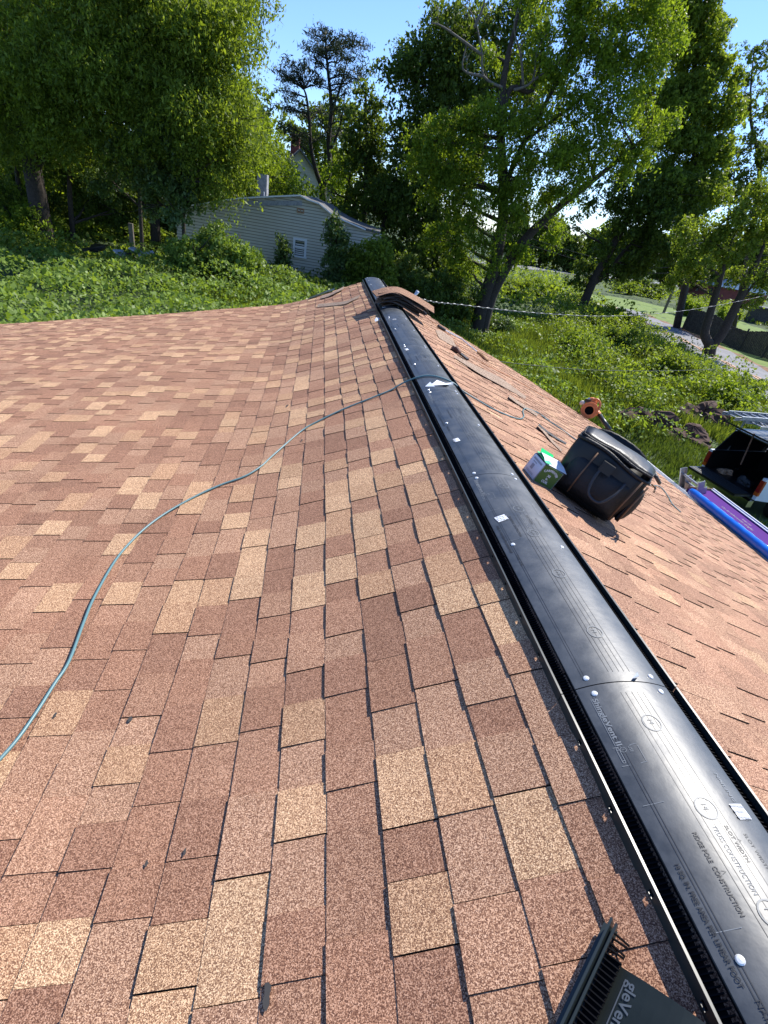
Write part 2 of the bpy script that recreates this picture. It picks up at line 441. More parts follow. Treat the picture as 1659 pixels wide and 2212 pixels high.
# starter shingle, drip edge and fascia along the far rake, gutter and eave
b = MB(); b2 = MB()
pts = [(x, 8.5 if x <= 0 else ye_r(x)) for x in np.linspace(-XL, XR, 60)]
for (xa, ya), (xb, yb) in zip(pts[:-1], pts[1:]):
    za, zb = roof_z(xa, ya), roof_z(xb, yb)
    b.hexa([(xa, ya-.03, za-.20), (xb, yb-.03, zb-.20), (xb, yb-.008, zb-.20), (xa, ya-.008, za-.20),
            (xa, ya-.03, za-.029), (xb, yb-.03, zb-.029), (xb, yb-.008, zb-.029), (xa, ya-.008, za-.029)])
b.build('fascia', M['trim'], house)
ze = roof_z(XR, 3)
b2.hexa([(XR+.012, Y0, ze-.13), (XR+.11, Y0, ze-.13), (XR+.11, 7.75, ze-.13), (XR+.012, 7.75, ze-.13),
         (XR+.010, Y0, ze-.122), (XR+.11, Y0, ze-.122), (XR+.11, 7.75, ze-.122), (XR+.010, 7.75, ze-.122)])
b2.box((XR+.118, (Y0+7.75)/2, ze-.068), (.010, 7.75-Y0, .124)); b2.box((XR+.004, (Y0+7.75)/2, ze-.09), (.008, 7.75-Y0, .10))
b2.build('gutter', M['white'], house)
b = MB()
zb = -4.9
b.hexa([(-XL+.4, Y0, zb), (XR-.45, Y0, zb), (XR-.45, 7.4, zb), (-XL+.4, 7.4, zb),
        (-XL+.4, Y0, -2.1), (XR-.45, Y0, -2.1), (XR-.45, 7.4, -2.1), (-XL+.4, 7.4, -2.1)])
for i in range(24):    # gable infill follows the roof
    xa = -XL+.4+(XR+XL-.85)*i/24; xb = -XL+.4+(XR+XL-.85)*(i+1)/24
    b.hexa([(xa, 7.2, -2.1), (xb, 7.2, -2.1), (xb, 7.4, -2.1), (xa, 7.4, -2.1),
            (xa, 7.2, roof_z(xa, 7.3)-.06), (xb, 7.2, roof_z(xb, 7.3)-.06), (xb, 7.4, roof_z(xb, 7.3)-.06), (xa, 7.4, roof_z(xa, 7.3)-.06)])
b.build('wall', M['vinyl_white'], house)

for px, py, r_ in ((283, 1558, .010), (575, 2158, .014), (121, 1550, .008), (400, 1845, .006), (318, 1870, .007), (620, 880, .02), (652, 955, .012)):
    p = surf(px, py); n_ = 9; rr = random.Random(px)
    V_ = []
    for k in range(n_):
        a = 2*math.pi*k/n_; q = r_*rr.uniform(.4, 1.3); X_ = p.x+q*math.cos(a)*.6; Y_ = p.y+q*math.sin(a)*1.3; V_.append((X_, Y_, roof_z(X_, Y_)+.0125))
    mesh('tar_mark', V_, [tuple(range(n_))], M['deck'], house)

# ------------------------------------------------------------------ ridge vent
vent = empty('ridge_vent', (0, 3.4, 0), 'long black plastic ridge vent nailed in sections along the roof peak', 'ridge vent')
def text_mesh(s, size, bold=0):
    c = bpy.data.curves.new('lettering', 'FONT'); c.body = s; c.size = size; c.offset = bold; c.resolution_u = 3
    o = bpy.data.objects.new('lettering', c); scene.collection.objects.link(o)
    dg = bpy.context.evaluated_depsgraph_get(); dg.update()
    me = bpy.data.meshes.new_from_object(o.evaluated_get(dg))
    V = [v.co.copy() for v in me.vertices]; Fc = [tuple(p.vertices) for p in me.polygons]
    bpy.data.objects.remove(o, do_unlink=True); bpy.data.curves.remove(c); bpy.data.meshes.remove(me)
    return V, Fc
def vent_text(s, x0, ystart, size, lift=.0012, width=None, bold=0):
    V, Fc = text_mesh(s, size, bold); L = max(v.x for v in V)
    k = width/L if width else 1
    return [(VC+x0+v.y, ystart-v.x*k, cover_z(VC+x0+v.y)+lift) for v in V], Fc
def ring(cx, cy, r0, r1, n=28, lift=.0012):
    V = []; Fc = []
    for i in range(n):
        a = 2*math.pi*i/n
        for r in (r0, r1):
            x, y = VC+cx+r*math.cos(a), cy+r*math.sin(a); V.append((x, y, cover_z(x)+lift))
    for i in range(n):
        j = (i+1) % n; Fc.append((2*i, 2*i+1, 2*j+1, 2*j))
    return V, Fc
def patch(x, y, wx, wy, rot=0, lift=.0016):
    g = []
    for i in range(5):
        row = []
        for j in range(3):
            u, v = (i/4-.5)*wx, (j/2-.5)*wy
            X = x+u*math.cos(rot)-v*math.sin(rot); Y = y+u*math.sin(rot)+v*math.cos(rot)
            row.append((X, Y, cover_z(X)+lift))
        g.append(row)
    return g
def cap_nail(b, x, y):
    x += VC; r = .0075; n = 14; z = cover_z(x); sl_ = (cover_z(x+.01)-cover_z(x-.01))/.02
    nn = Vector((-sl_, 0, 1)).normalized(); tx = Vector((1, 0, sl_)).normalized(); ty = Vector((0, 1, 0)); c = Vector((x, y, z))
    V = [c+nn*.004]; Fc = []
    for h, rr in ((.0032, r*.75), (.0012, r), (0, r)):
        for i in range(n):
            a = 2*math.pi*i/n; V.append(c+nn*h+tx*rr*math.cos(a)+ty*rr*math.sin(a))
    for i in range(n):
        j = (i+1) % n; Fc.append((0, 1+i, 1+j))
        for k in range(2): Fc.append((1+k*n+i, 1+(k+1)*n+i, 1+(k+1)*n+j, 1+k*n+j))
    b.add(V, Fc)
SEAMS = [-1.56, -.38, .80, 1.94, 3.10, 4.28, 5.46, 6.64, 7.84, 8.60]
P_sh = surf(1256, 1501); P_sh2 = surf(1321, 1598)
P_18 = surf(1438, 1869); P_182 = surf(1583, 2133)
P_rp = surf(1498, 1804); P_rp2 = surf(1602, 1970)
for si in range(len(SEAMS)-1):
    ya, yb = SEAMS[si]+.0015, SEAMS[si+1]-.0015
    near = ya < 5
    b = MB(); g = []
    xs = np.linspace(VC-CW, VC+CW, 33); ny = 10
    hump = random.uniform(-.0005, .0005)
    for i in range(len(xs)):
        row = []
        for j in range(ny+1):
            y = ya+(yb-ya)*j/ny
            row.append((xs[i], y, cover_z(xs[i])+.0003*math.sin(y*5+xs[i]*20)))
        g.append(row)
    top_ = [list(r) for r in zip(*g)][::-1]
    b.sheet(top_); nt_ = len(b.f)
    dn = lambda p, k=.0035: (p[0], p[1], p[2]-k)
    for e_ in (top_[0], top_[-1], [r[0] for r in top_], [r[-1] for r in top_]):     # moulded edges with their own vertices
        for p0, p1 in zip(e_[:-1], e_[1:]): b.add([p0, p1, dn(p1), dn(p0)], [(0, 1, 2, 3)])
    b.sheet([[dn(p) for p in r][::-1] for r in top_])
    sec = b.build('vent_section', M['plastic'], vent)
    sec.data.polygons.foreach_set('use_smooth', [i < nt_ for i in range(len(sec.data.polygons))])
    # louvre slats and rails on both sides
    for sg in (-1, 1):
        b = MB(); xo, xi = VC+sg*VW, VC+sg*(CW-.004)
        zo = roof_z(xo, 0)+.011; z_i = roof_z(xi, 0)+.011
        n = int((yb-ya)/.0085) if near else int((yb-ya)/.03)
        xa_, xb_ = (xo, xi) if xo < xi else (xi, xo); za_, zb_ = (zo, z_i) if xo < xi else (z_i, zo)
        for i in range(n):
            y = ya+.004+i*(yb-ya)/n
            b.hexa([(xa_, y, za_), (xb_, y, zb_), (xb_, y+.0022, zb_), (xa_, y+.0022, za_),
                    (xa_, y, za_+.005), (xb_, y, zb_+.005), (xb_, y+.0022, zb_+.005), (xa_, y+.0022, za_+.005)])
        b.hexa([(xa_, ya, za_-.004), (xb_, ya, zb_-.004), (xb_, yb, zb_-.004), (xa_, yb, za_-.004),
                (xa_, ya, za_-.001), (xb_, ya, zb_-.001), (xb_, yb, zb_-.001), (xa_, yb, za_-.001)])
        xw = VC+sg*(CW-.012); zt_ = cover_z(xw)-.006; zb2 = roof_z(xw, 0)+.008
        if zt_ > zb2: b.box((xw, (ya+yb)/2, (zt_+zb2)/2), (.003, yb-ya-.004, zt_-zb2))
        b.build('louvre', M['plastic_dark'], sec)
        b = MB(); xr = VC+sg*(VW+.002); zr = roof_z(xr, 0)
        H0, H1, H2 = .001, .010, .021; H3 = .031
        b.box((xr, (ya+yb)/2, zr+(H0+H1)/2), (.003, yb-ya, H1-H0)); b.box((xr, (ya+yb)/2, zr+(H2+H3)/2), (.003, yb-ya, H3-H2))
        b.box((xr, (ya+yb)/2, zr+H3+.001), (.0055, yb-ya, .0026))
        y = ya; st = .152
        while y < yb-.001:
            y2 = min(y+st-(.013 if sg < 0 else .0), yb); b.box((xr, (y+y2)/2, zr+(H1+H2)/2), (.0028, y2-y, H2-H1)); y += st
        b.build('rail', M['rail'], sec)
    # ribs
    b = MB()
    for xr in [VC+q for q in (-.096, -.090, -.028, -.016, .0, .014, .030)]:
        wv = .00055
        b.sheet([[(xr-wv, ya+.03, cover_z(xr-wv)+.0006), (xr-wv, yb-.03, cover_z(xr-wv)+.0006)][::-1], [(xr+wv, ya+.03, cover_z(xr+wv)+.0006), (xr+wv, yb-.03, cover_z(xr+wv)+.0006)][::-1]])
    b.build('rib', M['ink'], sec)
    # nails at both ends and in the middle
    b = MB()
    for x in (-.088, .088):
        for y in (ya+.022, yb-.022, (ya+yb)/2+.03+random.uniform(-.02, .02)): cap_nail(b, x, y)
    b.build('nail', M['nail'], sec)
    # chalky rings down the middle
    b = MB()
    offs = [(.10, .002), (.265, .004), (.415, .002), (.62, .004), (.85, .002)]
    for fr, dx in offs:
        V_, F_ = ring(dx, yb-(yb-ya)*fr, .0195, .0225); b.add(V_, F_)
        V_, F_ = ring(dx, yb-(yb-ya)*fr, .001, .003); b.add(V_, F_)
        for kx in (-1, 1): 
            V_, F_ = vent_text('M', dx-.007, yb-(yb-ya)*fr+.010, .018, .0013); b.add(V_, F_)
            break
    b.build('ring_mark', M['dust'], sec)
    if ya < 4.6:
        b = MB(); b2 = MB()
        V_, F_ = vent_text('ShingleVent II', -.100, yb-.036, .0165, width=.125, bold=.0004); b.add(V_, F_)
        def line(x0, x1, y0, y1): b.sheet([[(VC+x0, y0, cover_z(VC+x0)+.0012), (VC+x0, y1, cover_z(VC+x0)+.0012)], [(VC+x1, y0, cover_z(VC+x1)+.0012), (VC+x1, y1, cover_z(VC+x1)+.0012)]])
        line(-.1035, -.1022, yb-.036, yb-.160)
        V_, F_ = ring(-.092, yb-.172, .0052, .0062); b.add(V_, F_)
        V_, F_ = vent_text('R', -.0945, yb-.1695, .007); b.add(V_, F_)
        for yy in (yb-.168, yb-.198):
            V_, F_ = ring(-.102, yy, .0022, .0034, 12); b.add(V_, F_)
        line(-.1055, -.1043, yb-.168, yb-.198); line(-.0998, -.0986, yb-.168, yb-.198)
        V_, F_ = vent_text('USE', -.080, yb-.166, .009); b.add(V_, F_)
        line(-.110, -.060, yb-.163, yb-.1642); line(-.110, -.058, yb-.206, yb-.2072); line(-.0605, -.0595, yb-.168, yb-.205)
        V_, F_ = vent_text('TRUSS CONSTRUCTION', -.008, yb-.345, .013, width=.115); b.add(V_, F_)
        V_, F_ = vent_text('NAILING LINE', .080, yb-.235, .012, width=.10); b.add(V_, F_)
        line(-.110, -.070, yb-.29, yb-.2912); line(-.110, -.060, yb-.50, yb-.5012)
        b.build('raised_lettering', M['emboss'], sec)
        V_, F_ = vent_text('18 SQ. IN. FREE AREA PER LINEAR FOOT', -.109, yb-.395, .0105, width=.175, bold=.0003); b2.add(V_, F_)
        V_, F_ = vent_text('RIDGE POLE  CONSTRUCTION', -.052, yb-.352, .0115, width=.135, bold=.0003); b2.add(V_, F_)
        V_, F_ = vent_text('\u039b', -.040, yb-.418, .010); b2.add(V_, F_)
        V_, F_ = vent_text('SLOT WIDTH', .018, yb-.345, .0105, width=.065, bold=.0003); b2.add(V_, F_)
        V_, F_ = vent_text('\u039b', .028, yb-.37, .009); b2.add(V_, F_)
        V_, F_ = vent_text('SLOT WIDTH', .050, yb-.36, .010, width=.065); b2.add(V_, F_)
        V_, F_ = vent_text('NAIL LINE', -.098, yb-.585, .012, width=.06); b2.add(V_, F_)
        b2.build('dark_lettering', M['ink'], sec)
# loose marks on the vent: labels and nails seen in the photo
LB = [(1612, 1756, .034, .030, .1, ''), (1083, 1120, .040, .036, .2, ''), (978, 953, .026, .038, .1, ''),
      (872, 757, .022, .050, .1, ''), (829, 664, .036, .035, .2, ''), (852, 690, .034, .03, .2, '')]
st_sec = []
for px, py, wx, wy, rot, _ in LB:
    p = surf(px, py); b = MB(); p.x = max(VC-.085, min(VC+.080, p.x))
    b.sheet([r[::-1] for r in patch(p.x, p.y, wx, wy, rot, .0018)])
    s_ = b.build('sticker', M['paper'], vent)
    b = MB()
    for i in range(3):
        for j in range(4 if wx > .03 else 2):
            if i == 1 and j == 3: continue
            b.sheet([r[::-1] for r in patch(p.x-.014+.012*j*wx/.046, p.y-.012+.011*i, .008, .0045, rot, .0026)])
    b.build('print', M['print'], s_)
# ------------------------------------------------------------------ vent offcut, bottom right
oc = empty('vent_offcut', (-.3, .2, roof_z(-.3, .2)+.03), 'loose offcut of black ridge vent lying across the shingles beside the ridge', 'vent offcut')
A = Vector((-.276, .345, roof_z(-.276, .345)+.028))
wv = Vector((.60, -.79, .30)).normalized(); av = Vector((-.80, -.60, -.335)); av = (av-wv*av.dot(wv)).normalized(); nv = av.cross(wv).normalized()
if nv.z < 0: nv = -nv
def OC(a, q, h): return A+av*a+wv*q+nv*h
def ocz(q): return .030-.050*abs((q-.165)/.134)**1.6
g = [[OC(a, q, ocz(q)) for q in np.linspace(.033, .297, 17)] for a in np.linspace(.045, .62, 8)]
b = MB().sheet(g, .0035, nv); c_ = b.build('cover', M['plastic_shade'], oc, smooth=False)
for q0 in (.0, .33):
    b = MB(); b.hexa([OC(0, q0-.002, -.006), OC(.62, q0-.002, -.006), OC(.62, q0+.002, -.006), OC(0, q0+.002, -.006),
                      OC(0, q0-.002, .018), OC(.62, q0-.002, .018), OC(.62, q0+.002, .018), OC(0, q0+.002, .018)])
    b.hexa([OC(.006, q0-.012, -.010), OC(.62, q0-.012, -.010), OC(.62, q0+.012, -.010), OC(.006, q0+.012, -.010),
            OC(.006, q0-.012, -.007), OC(.62, q0-.012, -.007), OC(.62, q0+.012, -.007), OC(.006, q0+.012, -.007)])
    b.hexa([OC(.0, q0+.006, -.006), OC(.62, q0+.006, -.006), OC(.62, q0+.010, -.006), OC(.0, q0+.010, -.006),
            OC(.0, q0+.006, .008), OC(.62, q0+.006, .008), OC(.62, q0+.010, .008), OC(.0, q0+.010, .008)])
    b.build('rail', M['rail'], oc)
b = MB()
for i in range(70):
    a = .012+i*.0087; wob = random.uniform(-.003, .003) if i < 5 else 0
    for q0, q1 in ((.008, .036), (.294, .322)):
        b.hexa([OC(a, q0, -.004), OC(a+wob, q1, -.004), OC(a+.002+wob, q1, -.004), OC(a+.002, q0, -.004),
                OC(a, q0, .003), OC(a+wob, q1, .003), OC(a+.002+wob, q1, .003), OC(a+.002, q0, .003)])
for q0, q1 in ((.012, .034), (.296, .318)):
    b.hexa([OC(.045, q0, -.010), OC(.62, q0, -.010), OC(.62, q1, -.010), OC(.045, q1, -.010), OC(.045, q0, -.007), OC(.62, q0, -.007), OC(.62, q1, -.007), OC(.045, q1, -.007)])
b.build('louvre', M['plastic_dark'], oc)
b = MB(); V_, F_ = text_mesh('gleVent II', .024, .0004)
b.add([OC(.058+v.x*1.05, .052+v.y, ocz(.052+v.y)+.0012) for v in V_], F_)
b.add([OC(.058+x, q, ocz(q)+.0012) for x, q in ((0, .0465), (.17, .0465), (.17, .0485), (0, .0485))], [(0, 1, 2, 3)])
o = b.build('raised_lettering', M['dust'], oc)
if True:
    for p in o.data.polygons: pass

# ------------------------------------------------------------------ hose
def curve_pts(P, n=8):
    out = []
    for i in range(len(P)-1):
        p0, p1, p2, p3 = P[max(i-1, 0)], P[i], P[i+1], P[min(i+2, len(P)-1)]
        for k in range(n):
            t = k/n; t2, t3 = t*t, t*t*t
            out.append((p1*2+(p2-p0)*t+(p0*2-p1*5+p2*4-p3)*t2+(p1*3-p0-p2*3+p3)*t3)*.5)
    out.append(P[-1]); return out
def on_roof(P, r):
    q = []
    for p in P:
        z = cover_z(p.x) if abs(p.x) < CW else roof_z(p.x, p.y)+.008
        q.append(Vector((p.x, p.y, max(p.z, z+r))))
    return q
def rails_clear(P, r):
    q = []
    for p in P:
        a = abs(p.x); base = roof_z(p.x, p.y)+.009
        top = base
        if a < .30: top = max(base, .012-.35*max(0, a-.12)+.010) if a > .12 else cover_z(p.x)+.002
        q.append(Vector((p.x, p.y, max(base, top)+r)))
    return q
hp = [(-30, 1672), (0, 1643), (40, 1597), (80, 1540), (118, 1480), (150, 1430), (180, 1350), (205, 1290), (250, 1212), (290, 1165), (330, 1130), (375, 1100), (430, 1070),
      (480, 1048), (530, 1030), (565, 1008), (590, 985), (650, 933), (690, 910), (740, 886), (790, 866), (835, 848), (868, 830), (900, 817), (930, 813), (960, 820), (990, 838), (1030, 865), (1065, 885), (1100, 900), (1122, 906),
      (1131, 901), (1129, 889), (1137, 884), (1160, 892), (1185, 910), (1215, 930), (1250, 955), (1300, 985), (1350, 1030), (1395, 1047), (1425, 1052), (1442, 1072), (1452, 1090), (1470, 1107)]
HP = [hull(*p) for p in hp]
HC = [Vector((p.x, p.y, hull_z(p.x, p.y)+.005)) for p in curve_pts(HP, 5)]
o = MB().tube(HC, .0052, 8).build('air_hose', M['hose'], smooth=True)
hose = empty('air_hose', HC[40], 'thin blue grey air hose snaking over the shingles and across the black vent', 'hose')
o.name = 'hose_line'; o.parent = hose; o.matrix_parent_inverse = Matrix.Translation(hose.location).inverted()
ca, cb = surf(1163, 896), surf(1186, 912)
MB().tube([ca+Vector((0, 0, .012)), cb+Vector((0, 0, .012))], .011, 8).build('coupling', M['black_strip'], hose)

# ------------------------------------------------------------------ strips and scraps of shingle
def flat_poly(pxs, h=.006, th=.003, curl=None):
    P = [surf(*p) for p in pxs]
    top = []; 
    for i, p in enumerate(P):
        z = roof_z(p.x, p.y)+.009+h+(curl[i] if curl else 0); top.append(Vector((p.x, p.y, z)))
    n = len(P); V = top+[p-Vector((0, 0, th)) for p in top]
    Fc = [tuple(range(n)), tuple(reversed(range(n, 2*n)))]+[(i, i+n, (i+1) % n+n, (i+1) % n) for i in range(n)]
    a = (top[1]-top[0]).cross(top[2]-top[1])
    if a.z < 0: Fc = [tuple(reversed(f)) for f in Fc]
    return V, Fc
def scrap(name, pxs, mt, label, cat='shingle scrap', group=None, **k):
    V, Fc = flat_poly(pxs, **k); o = mesh(name, V, Fc, mt); tag(o, label, cat, group); return o
def band(name, c, wpx, mt, label, cat='shingle scrap', lift=None, th=.003):
    """a strip following a centre line given in the picture, wpx = half width vector"""
    g = []
    cs = []
    for i, (x, y) in enumerate(c):
        wx, wy = wpx if not isinstance(wpx, list) else wpx[i]
        wx *= .75; wy *= .75
        A_, B_ = surf(x-wx, y-wy), surf(x+wx, y+wy); l = lift[i] if lift else 0
        cs.append((A_, B_, l))
    n = 6; rows = []
    As = curve_pts([a for a, _, _ in cs], n); Bs = curve_pts([b_ for _, b_, _ in cs], n)
    ls = np.interp(np.linspace(0, len(cs)-1, len(As)), range(len(cs)), [l for _, _, l in cs])
    for a, b_, l in zip(As, Bs, ls):
        row = []
        for j in range(4):
            q = a.lerp(b_, j/3); row.append((q.x, q.y, roof_z(q.x, q.y)+.013+l*.35))
        rows.append(row)
    m_ = MB().sheet(rows, th); o = m_.build(name, mt); tag(o, label, cat); return o
band('shingle_strip', [(686, 662), (715, 660), (745, 657), (760, 651), (777, 642)], (2, -4.5), M['grey_strip'],
     'long grey shingle strip lying flat left of the ridge end', lift=[.0, .01, .02, .03, .005])
band('shingle_strip', [(667, 647), (685, 641), (704, 634), (722, 628)], (1.2, -2.8), M['rail'],
     'dark green strip lying on the far roof edge left of the ridge', lift=[.02, .03, .04, .03])
band('shingle_strip', [(693, 645), (710, 641), (728, 634), (742, 626)], (1.5, -4), M['grey_strip'],
     'curled brown shingle strip at the far roof edge near the ridge end', lift=[.01, .03, .07, .05])
scrap('shingle_scrap', [(940, 716), (951, 716), (977, 732), (985, 752), (975, 749), (948, 733)], M['grey_strip'],
      'grey shingle scrap with a pointed tip on the right slope')
band('shingle_strip', [(980, 772), (1010, 790), (1040, 808), (1080, 828), (1135, 862)], [(2, -3), (4, -5), (5, -7), (5, -8), (2, -3)], M['grey_strip'],
     'long pale shingle strip below the pry bar on the right slope', lift=[.0, .02, .03, .02, 0])
band('shingle_strip', [(1098, 862), (1115, 873), (1138, 886), (1160, 900)], (2, -3.5), M['grey_strip'],
     'narrow bent strip beside the hose coupling on the right slope', lift=[.05, .03, .01, .01])
band('shingle_strip', [(1160, 926), (1175, 940), (1192, 958), (1212, 978)], (2.2, -2), M['grey_strip'],
     'grey strip running from its dark fold toward the green carton', lift=[.05, .03, .01, .01])
band('shingle_strip', [(1161, 925), (1180, 938), (1200, 950), (1222, 962)], (1.2, -2), M['black_strip'],
     'black strip crossing toward the black tool bag', lift=[.06, .03, .015, .01])
for px, py, s_, lab in ((862, 0, 0, ''),): pass
def paper(pxs, label, h=.004):
    P = [surf(*p) for p in pxs]; V = [p+Vector((0, 0, .004+h*(i % 2)*3)) for i, p in enumerate(P)]
    n = len(V); V += [v-Vector((0, 0, .0015)) for v in V]
    Fc = [tuple(range(n))[::-1], tuple(range(n, 2*n))]+[(i, (i+1) % n, (i+1) % n+n, i+n) for i in range(n)]
    o = mesh('paper_scrap', V, Fc, M['paper']); tag(o, label, 'paper scrap')
paper([(929, 834), (943, 826), (962, 829), (977, 831), (985, 835), (965, 836)], 'torn white paper scrap on the vent just below the hose')
paper([(918, 836), (928, 830), (939, 836)], 'small triangular white scrap on the black vent under the hose')
paper([(806, 697), (812, 689), (820, 688), (816, 696)], 'white scrap beside the far left vent rail')
paper([(1364, 1468), (1372, 1461), (1378, 1463), (1375, 1469)], 'tiny blue white chip at the nearest vent seam')

# ------------------------------------------------------------------ pile of bent ridge caps on the vent
pile = empty('shingle_stack', (0, 6.6, .05), 'stack of bent ridge cap shingles draped over the far end of the vent', 'shingle stack')
base = surf(838, 668)
yc = base.y+.33
for k in range(10):
    g = []; sh = random.uniform(-.05, .05); ro = random.uniform(-.30, .30); xl, xr = -.20+random.uniform(-.03, .03), .31+random.uniform(-.05, .05)+k*.012
    yw = .17+random.uniform(-.02, .02)
    for i in range(15):
        x = xl+(xr-xl)*i/14; row = []
        for j in range(5):
            y = yc-yw+2*yw*j/4
            zz = .040+k*.0130-.30*max(0, abs(x)-.02)**1.25*1.35 + .008*math.sin(x*14+k)*(k % 3)*.6
            cx_, cy_ = x, y-yc
            row.append((cx_*math.cos(ro)-cy_*math.sin(ro)+sh, yc+cx_*math.sin(ro)+cy_*math.cos(ro)+sh*.6, zz+.004*j*(k % 2)))
        g.append(row)
    b = MB().sheet([r[::-1] for r in g], .0075)
    c = [0 if f < 14*4 else 1 for f in range(len(b.f))]; b.mi = c
    b.build('ridge_cap', None, pile, mats=[M['brown_strip'], M['black_strip']])

# ------------------------------------------------------------------ roofing nail gun
g0 = surf(896, 676); e_n = Vector((.38, 0, .92)).normalized()
gun = empty('nail_gun', g0, 'silver roofing nail gun with coil drum resting beside the stack of caps', 'nail gun')
ax = Vector((.62, -.75, -.26)).normalized(); sy = e_n.cross(ax).normalized()
c0 = g0+e_n*.07
MB().tube([c0-ax*.14, c0-ax*.13, c0+ax*.06, c0+ax*.07], [.03, .042, .042, .03], 14).build('barrel', M['gun'], gun, smooth=True)
MB().tube([c0+ax*.07, c0+ax*.17], [.02, .012], 10).build('nose', M['blackpaint'], gun)
h = MB(); h.tube([c0-ax*.10+e_n*.02, c0-ax*.14+e_n*.10, c0-ax*.13+e_n*.17], [.022, .02, .024], 8); h.build('handle', M['gun'], gun, smooth=True)
MB().tube([c0+sy*.06+ax*.05-e_n*.03, c0+sy*.06+ax*.05+e_n*.045], [.055, .055], 16).build('coil_drum', M['blackpaint'], gun)
MB().box(c0+ax*.0-sy*.05, (.16, .012, .05), (ax, sy, e_n)).build('side_plate', M['gun'], gun)

# ------------------------------------------------------------------ hand tools on the right slope
def lying(px, py, h=.02): p = surf(px, py); return Vector((p.x, p.y, roof_z(p.x, p.y)+.01+h))
t1 = empty('roof_scraper', lying(1000, 742), 'long thin scraper with black grip and wooden end on the right slope', 'scraper')
a, b_, c_, d_ = lying(945, 709), lying(960, 718), lying(1030, 765), lying(1052, 784)
MB().tube([a, b_], .018, 8).build('grip', M['blackpaint'], t1)
MB().tube([b_, lying(995, 738, .03), c_], .008, 8).build('shaft', M['carton'], t1)
MB().tube([c_, lying(1042, 774), d_], [.014, .024, .016], 8).build('handle', M['wood'], t1)
t2 = empty('pry_bar', lying(990, 770), 'short rusty pry bar with notched head on the right slope', 'pry bar')
a, b_, c_ = lying(974, 757), lying(988, 766), lying(1009, 783)
MB().tube([a, b_], [.032, .022], 6).build('head', M['rust'], t2)
MB().tube([lying(983, 763, .045), lying(992, 771, .03)], [.02, .014], 6).build('clamp', M['rust'], t2)
MB().bar(b_, c_, .03, .018).build('shaft', M['webbing'], t2)
sp_ = [surf(*p) for p in [(905, 672), (930, 695), (960, 716), (985, 745), (1040, 785), (1100, 815), (1160, 850), (1210, 878), (1245, 905)]]
SC = [Vector((p.x, p.y, roof_z(p.x, p.y)+.012)) for p in curve_pts(sp_, 4)]
tag(MB().tube(SC, .0035, 5).build('string_line', M['string']), 'thin orange string running down the right slope from the nail gun', 'string')

# ------------------------------------------------------------------ small green and white carton
e_n = Vector((.383, 0, .924)).normalized()
def rp(x, y, h=0): return Vector((x, y, roof_z(x, y)+.009))+e_n*h
b0, b1, b2_ = surf(1130, 1014), surf(1150, 1041), surf(1181, 1058)
u = (b0-b1); v = (b2_-b1); v = v.normalized()*v.length; u = u - v.normalized()*u.dot(v.normalized()); u = u.normalized()*.11
v = v.normalized()*.165
B0 = rp(b1.x, b1.y, 0); U = (u-e_n*u.dot(e_n)).normalized()*.125; Vv = (v-e_n*v.dot(e_n)).normalized()*.120; Hh = e_n*.095
KS = .78
cart = empty('carton', B0, 'small open carton with green printed end and white side beside the black bag', 'carton')
def q4(a, b, c, d, th=.002, nrm=None):
    n_ = (b-a).cross(c-b).normalized() if nrm is None else nrm
    return [a-n_*th, b-n_*th, c-n_*th, d-n_*th, a, b, c, d]
b = MB()
b.cur = 0; b.hexa([B0, B0+Vv, B0+Vv+U, B0+U, B0+Hh*.02, B0+Vv+Hh*.02, B0+Vv+U+Hh*.02, B0+U+Hh*.02])
ins = .004
def wall_(p, q, inw, cur):
    b.cur = cur; b.hexa([p, q, q+inw*ins, p+inw*ins, p+Hh, q+Hh, q+inw*ins+Hh, p+inw*ins+Hh])
uN, vN = U.normalized(), Vv.normalized()
wall_(B0, B0+Vv, uN, 1); wall_(B0+Vv+vN*-.0+uN*.0, B0+Vv+U, -vN, 0); wall_(B0+U+Vv, B0+U, -uN, 0); wall_(B0+U, B0, vN, 0)
b.build('box_walls', None, cart, mats=[M['carton'], M['green']])
# lid flaps
b = MB(); b.sheet([[B0+Hh+U*.02, B0+Hh+Vv+U*.02], [B0+Hh+U*.02-U*.35+Hh*.12, B0+Hh+Vv-U*.33+Hh*.10]][::-1], .0015, e_n)
b = MB()
T0 = B0+Hh*1.01
b.sheet([[T0+U*.98, T0+U*.98+Vv], [T0+U*.7+Hh*.25, T0+U*.72+Vv+Hh*.3], [T0+U*.35+Hh*.18, T0+U*.4+Vv*1.1+Hh*.22], [T0+U*.1+Hh*.02, T0+U*.14+Vv*1.22+Hh*.04]], .0015, e_n)
b.build('flap', M['carton'], cart)
b = MB(); b.sheet([[T0+U*.98+Vv*.25, T0+U*.98+Vv*1.0], [T0+U*1.22+Vv*.25+Hh*.33, T0+U*1.22+Vv*.95+Hh*.30]], .0015, e_n); b.build('flap', M['green_bright'], cart)
b = MB(); b.sheet([[T0+U*.02+Hh*.08, T0+U*.98+Hh*.13], [T0+U*.02+Vv*.26+Hh*.14, T0+U*.90+Vv*.30+Hh*.2]], .0015, e_n); b.build('flap', M['green_bright'], cart)
b = MB(); V_, F_ = text_mesh('CARPENTER', .021, .0008)
W_ = max(x.x for x in V_)
def onfront(tx, ty): return B0+vN*tx*KS+e_n*ty*KS-uN*.0008
vv = []
for p in V_:
    a = (p.x/W_-.5)*1.9; rr = .050+p.y
    vv.append(onfront(.075+math.sin(a)*rr*1.15, .050+math.cos(a)*rr*.95))
b.add(vv, F_)
